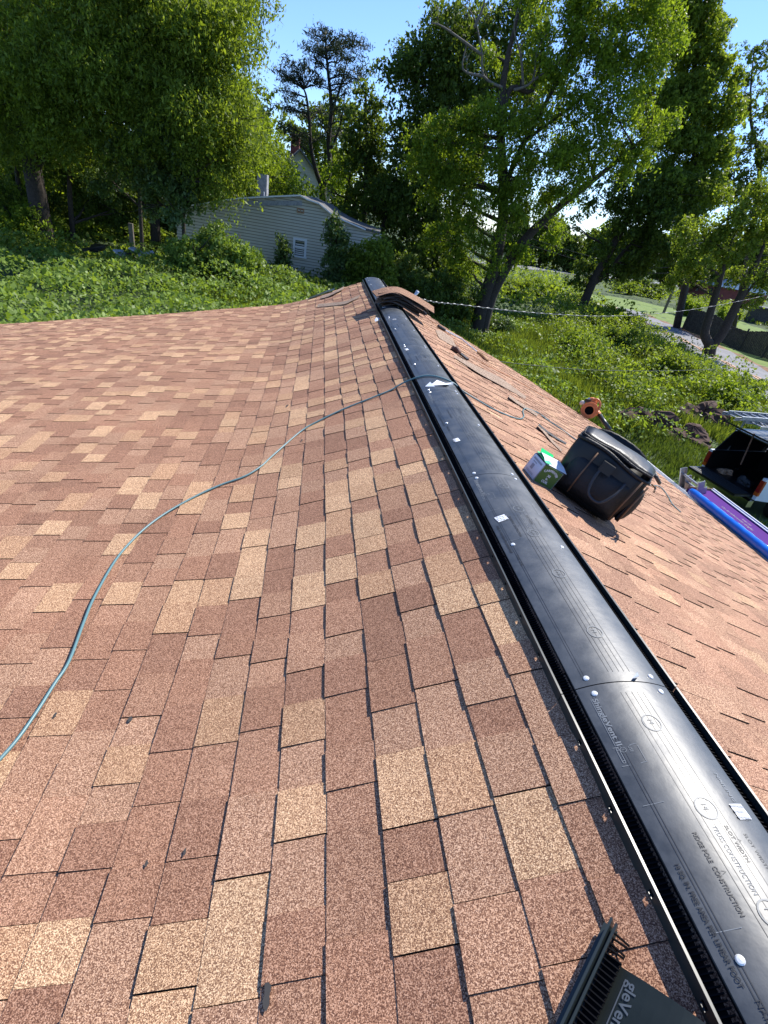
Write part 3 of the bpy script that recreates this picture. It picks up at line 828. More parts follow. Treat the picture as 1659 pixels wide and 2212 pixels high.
for s_, yy, sz in (('XII', .062, .020), ('in.', .042, .019), ('COIL', .018, .022)):
    V_, F_ = text_mesh(s_, sz, .001); L = max(p.x for p in V_); b.add([onfront(.075-L/2+p.x, yy+p.y) for p in V_], F_)
b.build('front_print', M['carton'], cart)
def onside(tx, ty): return B0+U-uN*tx*KS+e_n*ty*KS-vN*.0008
b = MB()
for (x0, x1, y0, y1) in ((.02, .135, .096, .108), (.035, .085, .082, .088), (.045, .078, .038, .072), (.02, .12, .015, .018), (.02, .12, .022, .024)):
    b.add([onside(x0, y0), onside(x1, y0), onside(x1, y1), onside(x0, y1)], [(0, 1, 2, 3)])
b.build('side_print', M['print'], cart)

# ------------------------------------------------------------------ black tool bag
A0, B1 = surf(1181, 1047), surf(1280, 1121)
bx = (B1-A0); bx.z = 0; bx.normalize(); by = Vector((-bx.y, bx.x, 0))
bagL, bagD, bagH = .36, .28, .262
bu = Vector((.36, .02, .93)).normalized()
bx = (bx-bu*bx.dot(bu)).normalized(); by = bu.cross(bx).normalized()
O = rp(A0.x, A0.y, .0)
C0 = (O+bx*bagL/2+by*bagD/2); C0.z = max(C0.z, roof_z(C0.x, C0.y)+.03)
bag = empty('tool_bag', C0, 'big black soft tool bag with copper zips and its lid open on the right slope', 'tool bag')
def BG(u_, v_, w_): return C0+bx*u_+by*v_+bu*w_
def rbox(hu, hv, w0, w1, bulge=.03, n=10, rough=.006, seed=1, lean=0):
    """rounded soft box: superellipse rings stacked"""
    rr = random.Random(seed); rings = []
    nr_ = 14
    for i in range(nr_+1):
        f = i/nr_; w_ = w0+(w1-w0)*f; s_ = (1+bulge*math.sin(math.pi*f)*1.6)*(.95+.13*f)
        if i == 0: s_ *= .90
        rg = []
        for k in range(40):
            a = 2*math.pi*k/40; c, s2 = math.cos(a), math.sin(a); p = 11
            r_ = (abs(c)**p+abs(s2)**p)**(-1/p)
            wr = 1+rough*2.2*math.sin(5*a+f*7+seed)*math.sin(f*math.pi)
            rg.append(BG(hu*s_*r_*c*wr+lean*f, hv*s_*r_*s2*wr, w_+.012*math.sin(3*a+seed)*f))
        rings.append(rg)
    return rings
b = MB(); rings = rbox(bagL/2, bagD/2, -.01, bagH, .035)
base = len(b.v)
for rg in rings: b.v += rg
nk = 40
for i in range(len(rings)-1):
    for k in range(nk):
        k2 = (k+1) % nk; b.f.append((base+i*nk+k, base+i*nk+k2, base+(i+1)*nk+k2, base+(i+1)*nk+k)); b.mi.append(0)
# inner walls going down: open mouth
inn = [[C0+(p-C0)*1.0-(p-BG(0, 0, bagH))*.07-bu*0 for p in rings[-1]], [BG(0, 0, bagH-.16)+(p-BG(0, 0, bagH))*.90 for p in rings[-1]]]
bb = len(b.v)
for rg in inn: b.v += rg
last = base+(len(rings)-1)*nk
for k in range(nk):
    k2 = (k+1) % nk
    b.f.append((last+k, last+k2, bb+k2, bb+k)); b.f.append((bb+k, bb+k2, bb+nk+k2, bb+nk+k)); b.mi += [0, 0]
b.f.append(tuple(bb+nk+k for k in range(nk))); b.f.append(tuple(base+k for k in reversed(range(nk)))); b.mi += [0, 0]
b.build('body', M['black_shine'], bag, smooth=True)
hu, hv = bagL/2*1.035, bagD/2*1.035
# rim piping, zips
rim = [p+bu*.003 for p in rings[-1]]; MB().tube(rim+[rim[0]], .009, 6, False).build('rim', M['black_fabric'], bag, smooth=True)
# front pocket (facing the camera and the ridge)
def pocket(face, u0, u1, w0, w1, th, name='pocket', mt='black_fabric'):
    g = []
    for i in range(9):
        row = []
        for j in range(9):
            fu, fw_ = i/8, j/8; bul = th*(math.sin(math.pi*fu)*math.sin(math.pi*fw_))**.35
            u_ = u0+(u1-u0)*fu; w_ = w0+(w1-w0)*fw_
            row.append(BG(u_, -hv*1.03-bul, w_) if face == 'front' else (BG(hu*1.03+bul, u_, w_)))
        g.append(row)
    nn = -by if face == 'front' else bx
    return MB().sheet(g if face == 'front' else g, .01, nn).build(name, M[mt], bag, smooth=True)
pocket('front', -.15, .15, .02, .20, .035)
pocket('right', -.13, .15, .03, .22, .045)
def zipp(pts, r=.0045): MB().tube([BG(*p) for p in pts], r, 6).build('zip', M['zip'], bag, smooth=True)
zipp([(-.075, -hv-.045, .02), (-.078, -hv-.050, .12), (-.075, -hv-.035, .25)], .004)
zipp([(.155, -hv-.03, .02), (.165, -hv-.03, .25)], .004)
zipp([(hu+.05, -.12, .24), (hu+.06, .02, .245), (hu+.05, .14, .24)])
zipp([(hu*1.0+.01, -hv*.93, .03), (hu*1.02+.012, -hv*.93, bagH-.02)])
# lid thrown back: arched flap behind the mouth
g = []      # soft lid hinged at the back, standing a little open toward the ridge
for i in range(11):
    f = i/10; row = []
    for j in range(11):
        q = (j/10-.5)*2
        row.append(BG(q*hu*1.03*(1-.05*f**4), hv*(1.02-1.98*f), bagH+.012+.050*math.sin(math.pi*(.15+.75*f))*(1-.30*abs(q)**4)-.005*math.sin(q*5+f*5)*f))
    g.append(row)
MB().sheet(g, .009, -bu).build('lid', M['black_shine'], bag, smooth=True)
edge = [r[0] for r in g]+g[-1][1:-1]+[r[-1] for r in g][::-1]
MB().tube(edge, .0065, 6).build('lid_piping', M['black_fabric'], bag, smooth=True)
g = []      # back wall flap seen behind the lid
for i in range(7):
    f = i/6; g.append([BG((j/8-.5)*2*hu*1.05*(1-.12*f*f), hv*(1.08+.16*f), bagH-.04+.13*f*(1-.35*abs(j/4-1)**3)) for j in range(9)])
MB().sheet(g, .012, -by).build('back_flap', M['black_shine'], bag, smooth=True)
# carrying handles
def loop(pts, name, r=.009): MB().tube(curve_pts([BG(*p) for p in pts], 5), r, 8).build(name, M['webbing'], bag, smooth=True)
loop([(.0, -hv-.03, .235), (-.02, -hv-.075, .18), (.0, -hv-.10, .085), (.065, -hv-.10, .07), (.10, -hv-.075, .13), (.11, -hv-.03, .20)], 'handle', .007)
loop([(hu+.01, -.10, .30), (hu+.05, -.04, .28), (hu+.05, .04, .28), (hu+.01, .10, .30)], 'grip')
MB().box(BG(.0, -hv-.055, .215), (.06, .04, .05), (bx, by, bu)).build('buckle', M['black_shine'], bag)

# ------------------------------------------------------------------ leaf blower on the rake edge
r_ = ray(1273, 887); 
pb = surf(1262, 897); pb = Vector((min(pb.x, 3.55), ye_r(3)-.12, 0)); pb.z = roof_z(pb.x, pb.y)+.012
bc = atY(1273, 886, pb.y-.02)
blower = empty('leaf_blower', (bc.x, bc.y, roof_z(bc.x, bc.y)), 'orange handheld leaf blower with black tube perched on the roof edge', 'leaf blower')
vd = (CP-bc).normalized(); fx = (Vector((vd.x, vd.y, .15))).normalized()    # fan faces back to the roof
sx_ = Vector((0, 0, 1)).cross(fx).normalized(); uz = fx.cross(sx_).normalized()
def BL(a, b_, c): return bc+sx_*a+uz*b_+fx*c
def disc(r0, r1, h0, h1, n=30, cx=0, cz=0):
    m_ = MB(); V_ = []
    for rr, hh in ((r0, h1), (r1, h1), (r1, h0), (r0, h0)):
        for k in range(n):
            a = 2*math.pi*k/n; V_.append(BL(cx+rr*math.cos(a), cz+rr*math.sin(a), hh))
    Fc = []
    for i in range(4):
        for k in range(n):
            k2 = (k+1) % n; j = (i+1) % 4; Fc.append((i*n+k, i*n+k2, j*n+k2, j*n+k))
    m_.add(V_, Fc); return m_
disc(.072, .135, -.06, .045).build('fan_housing', M['orange'], blower, smooth=False)
disc(.070, .090, .045, .062).build('intake_ring', M['orange'], blower)
m_ = disc(.001, .073, -.01, .020)
for k in range(10):
    a = math.pi*2*k/10; m_.bar(BL(.01*math.cos(a), .01*math.sin(a), .03), BL(.068*math.cos(a), .068*math.sin(a), .03), .006, .008, fx)
m_.build('intake_grille', M['plastic_dark'], blower)
m_ = MB(); m_.tube([BL(-.02, .11, -.16), BL(-.01, .12, -.09), BL(.0, .11, -.06)], [.06, .085, .09], 12); m_.build('engine_cover', M['orange'], blower, smooth=True)
m_ = MB(); m_.tube(curve_pts([BL(-.03, .10, -.02), BL(.0, .175, -.03), (BL(.07, .19, -.04)), BL(.13, .13, -.03), BL(.13, .04, -.02)], 5), .017, 8); m_.build('handle', M['orange'], blower, smooth=True)
MB().tube([BL(-.13, .06, .0), BL(-.15, .095, .0), BL(-.165, .115, .0)], [.045, .05, .02], 12).build('fuel_tank', M['cream'], blower, smooth=True)
MB().box(BL(-.075, .135, -.01), (.09, .05, .07), (sx_, uz, fx)).build('carburettor', M['blackpaint'], blower)
MB().tube([BL(-.08, .165, .01), BL(-.05, .18, .01)], .018, 8).build('spark_plug', M['alu'], blower)
te = atY(1317, 928, pb.y-.35); ts = atY(1293, 894, pb.y-.03)
MB().tube([BL(.07, .03, -.01), ts, ts+(te-ts)*.05], [.05, .042, .042], 12).build('outlet', M['orange'], blower, smooth=True)
MB().tube([ts, te], [.036, .036], 14).build('blower_tube', M['rail'], blower, smooth=True)

# ------------------------------------------------------------------ eave: ladder, carton with purple panel, blue roll, plank
def ladder(name, P, Q, wdir, wid, label, rungs=14, double=False, group=None, rail=.085, mt=None):
    P, Q = Vector(P), Vector(Q); mt = mt or M['alu']; wdir = Vector(wdir).normalized(); d = (Q-P).normalized(); nn = d.cross(wdir)
    L = empty(name, P, label, 'ladder', group)
    for s_ in (-1, 1):
        b = MB(); o_ = wdir*s_*wid/2
        b.bar(P+o_, Q+o_, .006, rail, nn)
        b.bar(P+o_-wdir*s_*.012+nn*rail*.5, Q+o_-wdir*s_*.012+nn*rail*.5, .024, .005, nn); b.bar(P+o_-wdir*s_*.012-nn*rail*.5, Q+o_-wdir*s_*.012-nn*rail*.5, .024, .005, nn)
        b.build('rail', mt, L)
    for i in range(rungs):
        c = P+(Q-P)*(i+.6)/rungs; MB().tube([c-wdir*wid/2, c+wdir*wid/2], .017, 8).build('rung', mt, L)
    return L
lt = atY(1456, 1012, 5.95)
zr_ = roof_z(XR, 5.9)
la = Vector((XR+.20, 5.78, zr_+.20)); lfoot = Vector((XR+1.15, 5.78, gz(XR+1.15, 5.8)))
ladder('extension_ladder', lfoot, la, (0, 1, 0), .42, 'aluminium extension ladder whose rail tops stand above the right eave', 12)
ladder('extension_ladder', lfoot+Vector((.085, 0, .03)), la+Vector((.10, .0, -.10)), (0, 1, 0), .36, 'narrower fly section of aluminium ladder nested behind the rail tops at the eave', 10)
# plank on which the carton rests
zt = roof_z(XR, 4.5)
pl = tag(MB().box((XR+.40, 4.3, zt-.20), (.62, 3.4, .045)).build('scaffold_plank', M['plank']), 'brown wooden plank along the right eave under the purple carton', 'plank')
PA, PB = atZ(1462, 1049, zt+.07), atZ(1630, 1182, zt+.07)
PA = Vector((XR+.10, 5.55, zt+.045)); PB = Vector((XR+.10, 4.05, zt+.045))
roll = empty('plastic_roll', (PA+PB)/2, 'shiny blue plastic wrapped roll lying along the right eave', 'plastic roll')
rr = random.Random(4)
pts = [PA.lerp(PB, i/30) for i in range(31)]
MB().tube(pts, [.052]+[.056+.0025*math.sin(i*1.9)+.0015*rr.random() for i in range(29)]+[.052], 20).build('wrapped_tube', M['blue'], roll, smooth=True)
m_ = MB()
for i in range(3):
    y_ = 5.3-.45*i; m_.tube(curve_pts([Vector((XR+.10-.045, y_, zt+.045+.034)), Vector((XR+.10-.0, y_-.10, zt+.045+.057)), Vector((XR+.10+.04, y_-.26, zt+.045+.038))], 6), .004, 6)
m_.build('wrap_fold', M['blue'], roll, smooth=True)
bxm = empty('long_carton', (XR+.33, 4.85, zt-.1), 'long shallow cardboard carton with a purple panel in it by the blue roll', 'carton')
x0, x1, ya_, yb_ = XR+.165, XR+.56, 4.0, 5.72; z0 = zt-.175
MB().box(((x0+x1)/2, (ya_+yb_)/2, z0+.10), (x1-x0-.02, yb_-ya_-.03, .18)).build('purple_panel', M['purple'], bxm)
m_ = MB(); m_.box((x1, (ya_+yb_)/2, z0+.115), (.012, yb_-ya_, .225)); m_.box((x1-.018, (ya_+yb_)/2+.1, z0+.205), (.024, yb_-ya_-.2, .012)); m_.build('far_side', M['carton'], bxm)
m_ = MB(); m_.box(((x0+x1)/2, yb_, z0+.11), (x1-x0-.012, .008, .215)); m_.box(((x0+x1)/2, ya_, z0+.11), (x1-x0-.012, .008, .215)); m_.build('end_flap', M['cardboard'], bxm)
m_ = MB(); m_.hexa([(x0, ya_-.30, z0+.15), (x1, ya_-.36, z0+.10), (x1, ya_-.01, z0+.18), (x0, ya_-.01, z0+.19), (x0, ya_-.30, z0+.156), (x1, ya_-.36, z0+.106), (x1, ya_-.01, z0+.186), (x0, ya_-.01, z0+.196)]); m_.build('open_flap', M['cardboard'], bxm)
V_, F_ = text_mesh('Can be rolled under shingles', .055)
m_ = MB(); m_.add([((x0+x1)/2-.02+v.y, 5.25-v.x*.9, z0+.1925) for v in V_], F_)
V_, F_ = text_mesh('keep dry', .05); m_.add([((x0+x1)/2+.05+v.y, 4.95-v.x*.9, z0+.1925) for v in V_], F_); m_.build('panel_print', M['purple_ink'], bxm)

# ------------------------------------------------------------------ pickup truck with racks
GT = gz(10.8, 10)
L1, R1 = atZ(1530, 988, GT+.98), atZ(1641, 1052, GT+.98)
tc_ = (L1+R1)/2; sd_ = (R1-L1); sd_.z = 0; tw = 1.86; sd_.normalize(); fwd = Vector((0, 0, 1)).cross(sd_); 
if fwd.x < 0: fwd = -fwd
truck = empty('pickup_truck', (tc_.x, tc_.y, GT), 'white pickup truck with open black cap, tailgate down, parked below the eave', 'pickup truck')
def TK(a, s_, h): return Vector((tc_.x, tc_.y, GT))+fwd*a+sd_*s_+Vector((0, 0, h))
def tbox(m_, a0, a1, s0, s1, h0, h1): 
    return m_.hexa([TK(a0, s0, h0), TK(a1, s0, h0), TK(a1, s1, h0), TK(a0, s1, h0), TK(a0, s0, h1), TK(a1, s0, h1), TK(a1, s1, h1), TK(a0, s1, h1)])
def side_profile(m_, s0, s1):      # body side with wheel arches, extruded across s
    prof = [(0, .62), (0, 1.22), (2.0, 1.25), (2.02, 1.30), (4.0, 1.28), (5.3, 1.18), (5.5, .95), (5.5, .52), (4.95, .50)]
    for k in range(9): a = math.pi*k/8; prof.append((4.5+.45*math.cos(a), .50+.42*math.sin(a)))
    prof.append((1.62, .50))
    for k in range(9): a = math.pi*k/8; prof.append((1.15+.45*math.cos(a), .50+.42*math.sin(a)))
    prof.append((.6, .55))
    n = len(prof); V_ = [TK(a, s0, h) for a, h in prof]+[TK(a, s1, h) for a, h in prof]
    m_.add(V_, [tuple(range(n)), tuple(range(n, 2*n))[::-1]]+[(i, i+n, (i+1) % n+n, (i+1) % n) for i in range(n)])
h_ = tw/2
m_ = MB(); side_profile(m_, -h_, -h_+.10); side_profile(m_, h_-.10, h_); m_.build('body_side', M['truck'], truck)
m_ = MB(); tbox(m_, .0, 1.96, -h_+.101, -h_+.118, .7, 1.235); tbox(m_, .0, 1.96, h_-.118, h_-.101, .7, 1.235); tbox(m_, .02, 2.0, -h_+.10, h_-.10, .62, .70); tbox(m_, 1.96, 2.02, -h_+.1, h_-.1, .7, 1.3); m_.build('bed', M['blackpaint'], truck)  # black side liners added to stand in for the shade inside the bed
m_ = MB(); tbox(m_, 2.05, 3.75, -h_+.1, h_-.1, .6, 1.3); tbox(m_, 3.7, 5.45, -h_+.1, h_-.1, 1.0, 1.24); m_.build('hood', M['truck'], truck)
m_ = MB(); m_.hexa([TK(2.05, -h_+.05, 1.3), TK(3.9, -h_+.05, 1.3), TK(3.9, h_-.05, 1.3), TK(2.05, h_-.05, 1.3), TK(2.15, -h_+.18, 1.85), TK(3.2, -h_+.18, 1.85), TK(3.2, h_-.18, 1.85), TK(2.15, h_-.18, 1.85)]); m_.build('cab', M['truck'], truck)
m_ = MB(); 
for s_ in (-1, 1): m_.hexa([TK(2.2, s_*(h_-.06), 1.34), TK(3.75, s_*(h_-.06), 1.34), TK(3.75, s_*(h_-.03), 1.34), TK(2.2, s_*(h_-.03), 1.34), TK(2.25, s_*(h_-.18), 1.78), TK(3.2, s_*(h_-.18), 1.78), TK(3.2, s_*(h_-.14), 1.78), TK(2.25, s_*(h_-.14), 1.78)])
m_.build('window', M['glass'], truck)
# black cap: walls and roof, open at the back
m_ = MB()
for s_ in (-1, 1): m_.hexa([TK(.12, s_*(h_-.06), 1.22), TK(2.0, s_*(h_-.06), 1.24), TK(2.0, s_*(h_-.03), 1.24), TK(.12, s_*(h_-.03), 1.22), TK(.32, s_*(h_-.20), 1.86), TK(1.98, s_*(h_-.20), 1.92), TK(1.98, s_*(h_-.17), 1.92), TK(.32, s_*(h_-.17), 1.86)])
tbox(m_, .30, 2.0, -h_+.17, h_-.17, 1.885, 1.925); tbox(m_, 1.97, 2.0, -h_+.1, h_-.1, 1.25, 1.88)
m_.build('bed_cap', M['blackpaint'], truck)
m_ = MB(); m_.hexa([TK(-.30, -h_+.22, 2.12), TK(.30, -h_+.2, 1.94), TK(.30, h_-.2, 1.94), TK(-.30, h_-.22, 2.12), TK(-.30, -h_+.22, 2.15), TK(.30, -h_+.2, 1.97), TK(.30, h_-.2, 1.97), TK(-.30, h_-.22, 2.15)]); m_.build('cap_hatch', M['black_fabric'], truck)
m_ = MB(); tbox(m_, -.60, -.01, -h_+.13, h_-.13, .66, .72); m_.build('tailgate', M['blackpaint'], truck)
m_ = MB()
for i in range(5): tbox(m_, -.55+.11*i, -.49+.11*i, -h_+.18, h_-.18, .721, .728)
m_.build('tailgate_ribs', M['webbing'], truck)
m_ = MB(); tbox(m_, -.20, -.02, -h_-.01, h_+.01, .42, .60); tbox(m_, -.21, -.19, -.35, .35, .36, .52); m_.build('bumper', M['chrome'], truck)
for s_ in (-1, 1):
    m_ = MB(); c = s_*(h_-.05); tbox(m_, -.025, .05, min(c-.055, c+.055), max(c-.055, c+.055), .84, 1.16); m_.build('taillight', M['red'], truck)
    m_ = MB(); tbox(m_, -.028, .045, c-.056, c+.056, .74, .835); m_.build('indicator', M['amber'], truck)
def wheel(a, s_):
    c = TK(a, s_, .36); ds = sd_; m_ = MB(); o_ = sd_*(.11)
    m_.tube([c-o_, c-o_*.8, c+o_*.8, c+o_], [.32, .36, .36, .32], 24); wo = m_.build('wheel', M['tyre'], truck)
    k = 1 if s_ > 0 else -1
    MB().tube([c+o_*.9*k, c+o_*1.04*k], [.20, .17], 16).build('rim', M['alu'], wo)
for a in (1.15, 4.5):
    for s_ in (-h_+.12, h_-.12): wheel(a, s_)
m_ = MB()
for a in (.55, 1.85):
    for s_ in (-1, 1): m_.bar(TK(a, s_*(h_-.06), 1.2), TK(a, s_*(h_-.12), 2.18), .04, .04)
    m_.bar(TK(a, -h_-.02, 2.2), TK(a, h_+.02, 2.2), .045, .045)
for s_ in (-1, 1): m_.bar(TK(.5, s_*(h_-.1), 2.2), TK(3.6, s_*(h_-.1), 2.2), .04, .04)
m_.build('ladder_rack', M['alu'], truck)
m_ = MB(); m_.bar(TK(-.05, .05, 2.1), TK(-.02, .12, 1.25), .035, .03); m_.build('strap', M['rust'], truck)
ladder('roof_ladder', TK(-.35, -.62, 2.30), TK(4.2, -.62, 2.30), sd_, .42, 'aluminium ladder on the truck rack, farther from the house eave', 16)
ladder('roof_ladder', TK(-.15, -.02, 2.30), TK(4.4, -.02, 2.30), sd_, .44, 'aluminium ladder lying in the middle of the truck rack', 16)
ladder('roof_ladder', TK(-.50, -.34, 2.42), TK(4.0, -.34, 2.42), sd_, .44, 'topmost aluminium ladder stacked across the two on the truck rack', 16)
# clutter in the truck bed
def lump(name, c, r, mt, label, cat, seed=0, flat=.6, n=10, kind=None, parent=None, group=None):
    rr = random.Random(seed); V_ = []; Fc = []; c = Vector(c)
    for i in range(n+1):
        th_ = math.pi*i/n
        for k in range(2*n):
            a = math.pi*k/n; q = Vector((math.sin(th_)*math.cos(a), math.sin(th_)*math.sin(a), math.cos(th_)))
            s_ = 1+.22*math.sin(q.x*4+seed)+.18*math.sin(q.y*5+seed*2)+.12*math.sin(q.z*7+q.x*6+seed)+rr.uniform(-.10, .10)
            V_.append(c+Vector((q.x*r*s_, q.y*r*s_, max(-.15*r, q.z*r*flat*s_))))
    for i in range(n):
        for k in range(2*n):
            k2 = (k+1) % (2*n); Fc.append((i*2*n+k, (i+1)*2*n+k, (i+1)*2*n+k2, i*2*n+k2))
    o = mesh(name, V_, Fc, mt, parent)
    if not parent: tag(o, label, cat, group, kind)
    return o
lump('work_sack', TK(.45, .15, .72), .20, M['webbing'], 'dark crumpled sack in the open truck bed', 'sack', 3, .7)
lump('work_sack', TK(.35, -.45, .72), .16, M['cardboard'], 'brown crumpled bag near the left side of the truck bed', 'sack', 5, .7)

# ------------------------------------------------------------------ soil heaps, rubble, branch in the weeds
for i, (px, py, r_, lab) in enumerate([(1392, 918, .62, 'dark reddish soil heap in the weeds left of the rubble'), (1512, 908, .62, 'dark soil heap nearest the truck ladders'), (1486, 948, .60, 'low reddish soil spill between the heap and the truck')]):
    p = gnd(px, py); o = lump('soil_heap', (p.x, p.y, p.z), r_*1.35, M['dirt'], lab, 'soil heap', 11+i, .75 if i < 2 else .45, 16)
p = gnd(1470, 905)
rb = empty('rubble', p, 'broken pale concrete rubble scattered beside the soil heaps', 'rubble')
rr = random.Random(9)
for i in range(8):
    q = p+Vector((rr.uniform(-.8, .9), rr.uniform(-1.0, .8), 0)); q.z = gz(q.x, q.y)+.06
    a = rr.uniform(0, 3); d = [rr.uniform(.08, .22) for _ in range(3)]
    MB().box(q, (d[0], d[1], d[2]*.5), (Vector((math.cos(a), math.sin(a), .1)).normalized(), Vector((-math.sin(a), math.cos(a), 0)), Vector((-.1*math.cos(a), -.1*math.sin(a), 1)).normalized())).build('chunk', M['rubble'], rb)
a, b_, c_ = gnd(1305, 822, .3), gnd(1330, 838, .35), gnd(1362, 858, .1)
tag(MB().tube(curve_pts([a, b_, c_], 5), .035, 6).build('fallen_branch', M['bark_pale']), 'bent dead branch lying in the weeds above the leaf blower', 'branch')

# ------------------------------------------------------------------ neighbouring house
pR = gnd(815, 622)
NR = Vector((2.6, 29.0, gz(2.6, 29)))
fd = Vector((-.995, .10, 0)).normalized(); fn = Vector((-.10, -.995, 0)).normalized()
def onf(px, py, off=0):
    r = ray(px, py); P0 = NR+fn*off; t = (P0-CP).dot(fn)/r.dot(fn); return CP+r*t
nh = empty('neighbour_house', NR, 'grey vinyl sided house beyond the ridge with a sagging white edged gable', 'house')
top = [(822, 505), (790, 497), (745, 478), (715, 462), (690, 441), (664, 432), (650, 424), (600, 426), (520, 430), (440, 442), (380, 452)]
TP = [onf(*p) for p in top]
zb = min(gz(NR.x, NR.y), NR.z)-.5
# siding: laps modelled as slanted boards
m_ = MB()
def fpt(s_, z, off=0): q = NR+fd*s_+fn*off; return Vector((q.x, q.y, z))
ss = [(p-NR).dot(fd) for p in TP]; zz_ = [p.z for p in TP]
smin, smax = ss[0], ss[-1]
def ztop(s_): return float(np.interp(s_, ss, zz_))
nseg = 40; lap = .135
z = zb
zmax = max(zz_)
while z < zmax:
    z2 = z+lap
    for i in range(nseg):
        s0 = smin+(smax-smin)*i/nseg; s1 = smin+(smax-smin)*(i+1)/nseg
        t0, t1 = ztop(s0), ztop(s1)
        if z >= max(t0, t1): continue
        a0, a1 = min(z, t0), min(z, t1); b0_, b1_ = min(z2, t0), min(z2, t1)
        f = lambda zz: .034*(1-(zz-z)/lap)
        m_.cur = 0
        m_.add([fpt(s0, a0, f(a0)), fpt(s0, b0_, f(b0_)), fpt(s1, b1_, f(b1_)), fpt(s1, a1, f(a1))], [(0, 3, 2, 1)])
        m_.add([fpt(s0, a0, 0), fpt(s1, a1, 0), fpt(s1, a1, f(a1)), fpt(s0, a0, f(a0))], [(0, 1, 2, 3)])
        if b1_ - a1 > lap*.9 and b0_ - a0 > lap*.9:      # shadow line painted along the top of each board
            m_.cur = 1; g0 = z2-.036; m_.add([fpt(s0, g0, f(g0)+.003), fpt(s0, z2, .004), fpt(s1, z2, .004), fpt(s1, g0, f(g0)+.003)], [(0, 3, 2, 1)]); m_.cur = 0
    z = z2
m_.build('wall', None, nh, mats=[M['vinyl'], M['vinyl_lap_shade']])
# side walls, roof going back
back = -fn*7.5
m_ = MB(); 
for s_ in (smin+.02, smax-.02):
    z1 = ztop(s_)-.05; m_.add([fpt(s_, zb), fpt(s_, z1), fpt(s_, z1)+back, fpt(s_, zb)+back], [(0, 1, 2, 3)])
m_.build('side_wall', M['vinyl'], nh)
g = [[q+fn*.16+Vector((0, 0, .05)) for q in TP], [q+back+Vector((0, 0, .05)) for q in TP]]
m_ = MB().sheet([r[::-1] for r in g], .06); m_.build('roof', M['old_tar'], nh)
m_ = MB()
for q0, q1 in zip(TP[1:7][:-1], TP[2:7]):
    m_.hexa([q0+fn*.17+Vector((0, 0, -.01)), q1+fn*.17+Vector((0, 0, -.01)), q1+fn*.20+Vector((0, 0, -.01)), q0+fn*.20+Vector((0, 0, -.01)),
             q0+fn*.17+Vector((0, 0, .055)), q1+fn*.17+Vector((0, 0, .055)), q1+fn*.20+Vector((0, 0, .055)), q0+fn*.20+Vector((0, 0, .055))])
for q0, q1 in zip(TP[6:10], TP[7:11]):
    m_.hexa([q0+fn*.17+Vector((0, 0, 0)), q1+fn*.17+Vector((0, 0, 0)), q1+fn*.20, q0+fn*.20,
             q0+fn*.17+Vector((0, 0, .07)), q1+fn*.17+Vector((0, 0, .07)), q1+fn*.20+Vector((0, 0, .07)), q0+fn*.20+Vector((0, 0, .07))])
m_.build('roof_edge', M['white'], nh)
a, b_ = onf(531, 439, .05), onf(652, 439, .05)
MB().bar(a, b_, .05, .20).build('fascia_board', M['block'], nh)
def frect(px0, py0, px1, py1, off, d):
    A_, B_ = onf(px0, py0, off), onf(px1, py1, off); s0, s1 = (A_-NR).dot(fd), (B_-NR).dot(fd)
    return min(s0, s1), max(s0, s1), min(A_.z, B_.z), max(A_.z, B_.z)
def fbox(m_, s0, s1, z0, z1, o0, o1): 
    return m_.hexa([fpt(s0, z0, o0), fpt(s1, z0, o0), fpt(s1, z0, o1), fpt(s0, z0, o1), fpt(s0, z1, o0), fpt(s1, z1, o0), fpt(s1, z1, o1), fpt(s0, z1, o1)])
s0, s1, z0, z1 = frect(634, 512, 661, 555, 0, 0)
wf = MB(); tk = .11
fbox(wf, s0, s0+tk, z0, z1, .0, .07); fbox(wf, s1-tk, s1, z0, z1, 0, .07); fbox(wf, s0+tk, s1-tk, z1-tk, z1, 0, .07); fbox(wf, s0-.04, s1+.04, z0-.08, z0, 0, .10); fbox(wf, s0+tk, s1-tk, (z0+z1)/2-.03, (z0+z1)/2+.03, .0, .055)
wo = wf.build('window', M['trim'], nh)
MB_ = MB(); fbox(MB_, s0+tk, s1-tk, z0, z1-tk, .005, .03); MB_.build('pane', M['glass'], wo)
MB_ = MB()
for i in range(6): fbox(MB_, s0+tk+.02, s1-tk-.02, z0+.05+i*.09, z0+.09+i*.09, .032, .036)
MB_.build('blind', M['trim'], wo)
s0, s1, z0, z1 = frect(642, 448, 657, 462, 0, 0)
vf = MB(); fbox(vf, s0, s1, z0, z0+.05, 0, .05); fbox(vf, s0, s1, z1-.05, z1, 0, .05); fbox(vf, s0, s0+.05, z0+.05, z1-.05, 0, .05); fbox(vf, s1-.05, s1, z0+.05, z1-.05, 0, .05); fbox(vf, (s0+s1)/2-.02, (s0+s1)/2+.02, z0+.05, z1-.05, 0, .04)
vo = vf.build('gable_vent', M['cardboard'], nh)
MB_ = MB(); fbox(MB_, s0+.05, s1-.05, z0+.05, z1-.05, .004, .02); MB_.build('opening', M['rust'], vo)
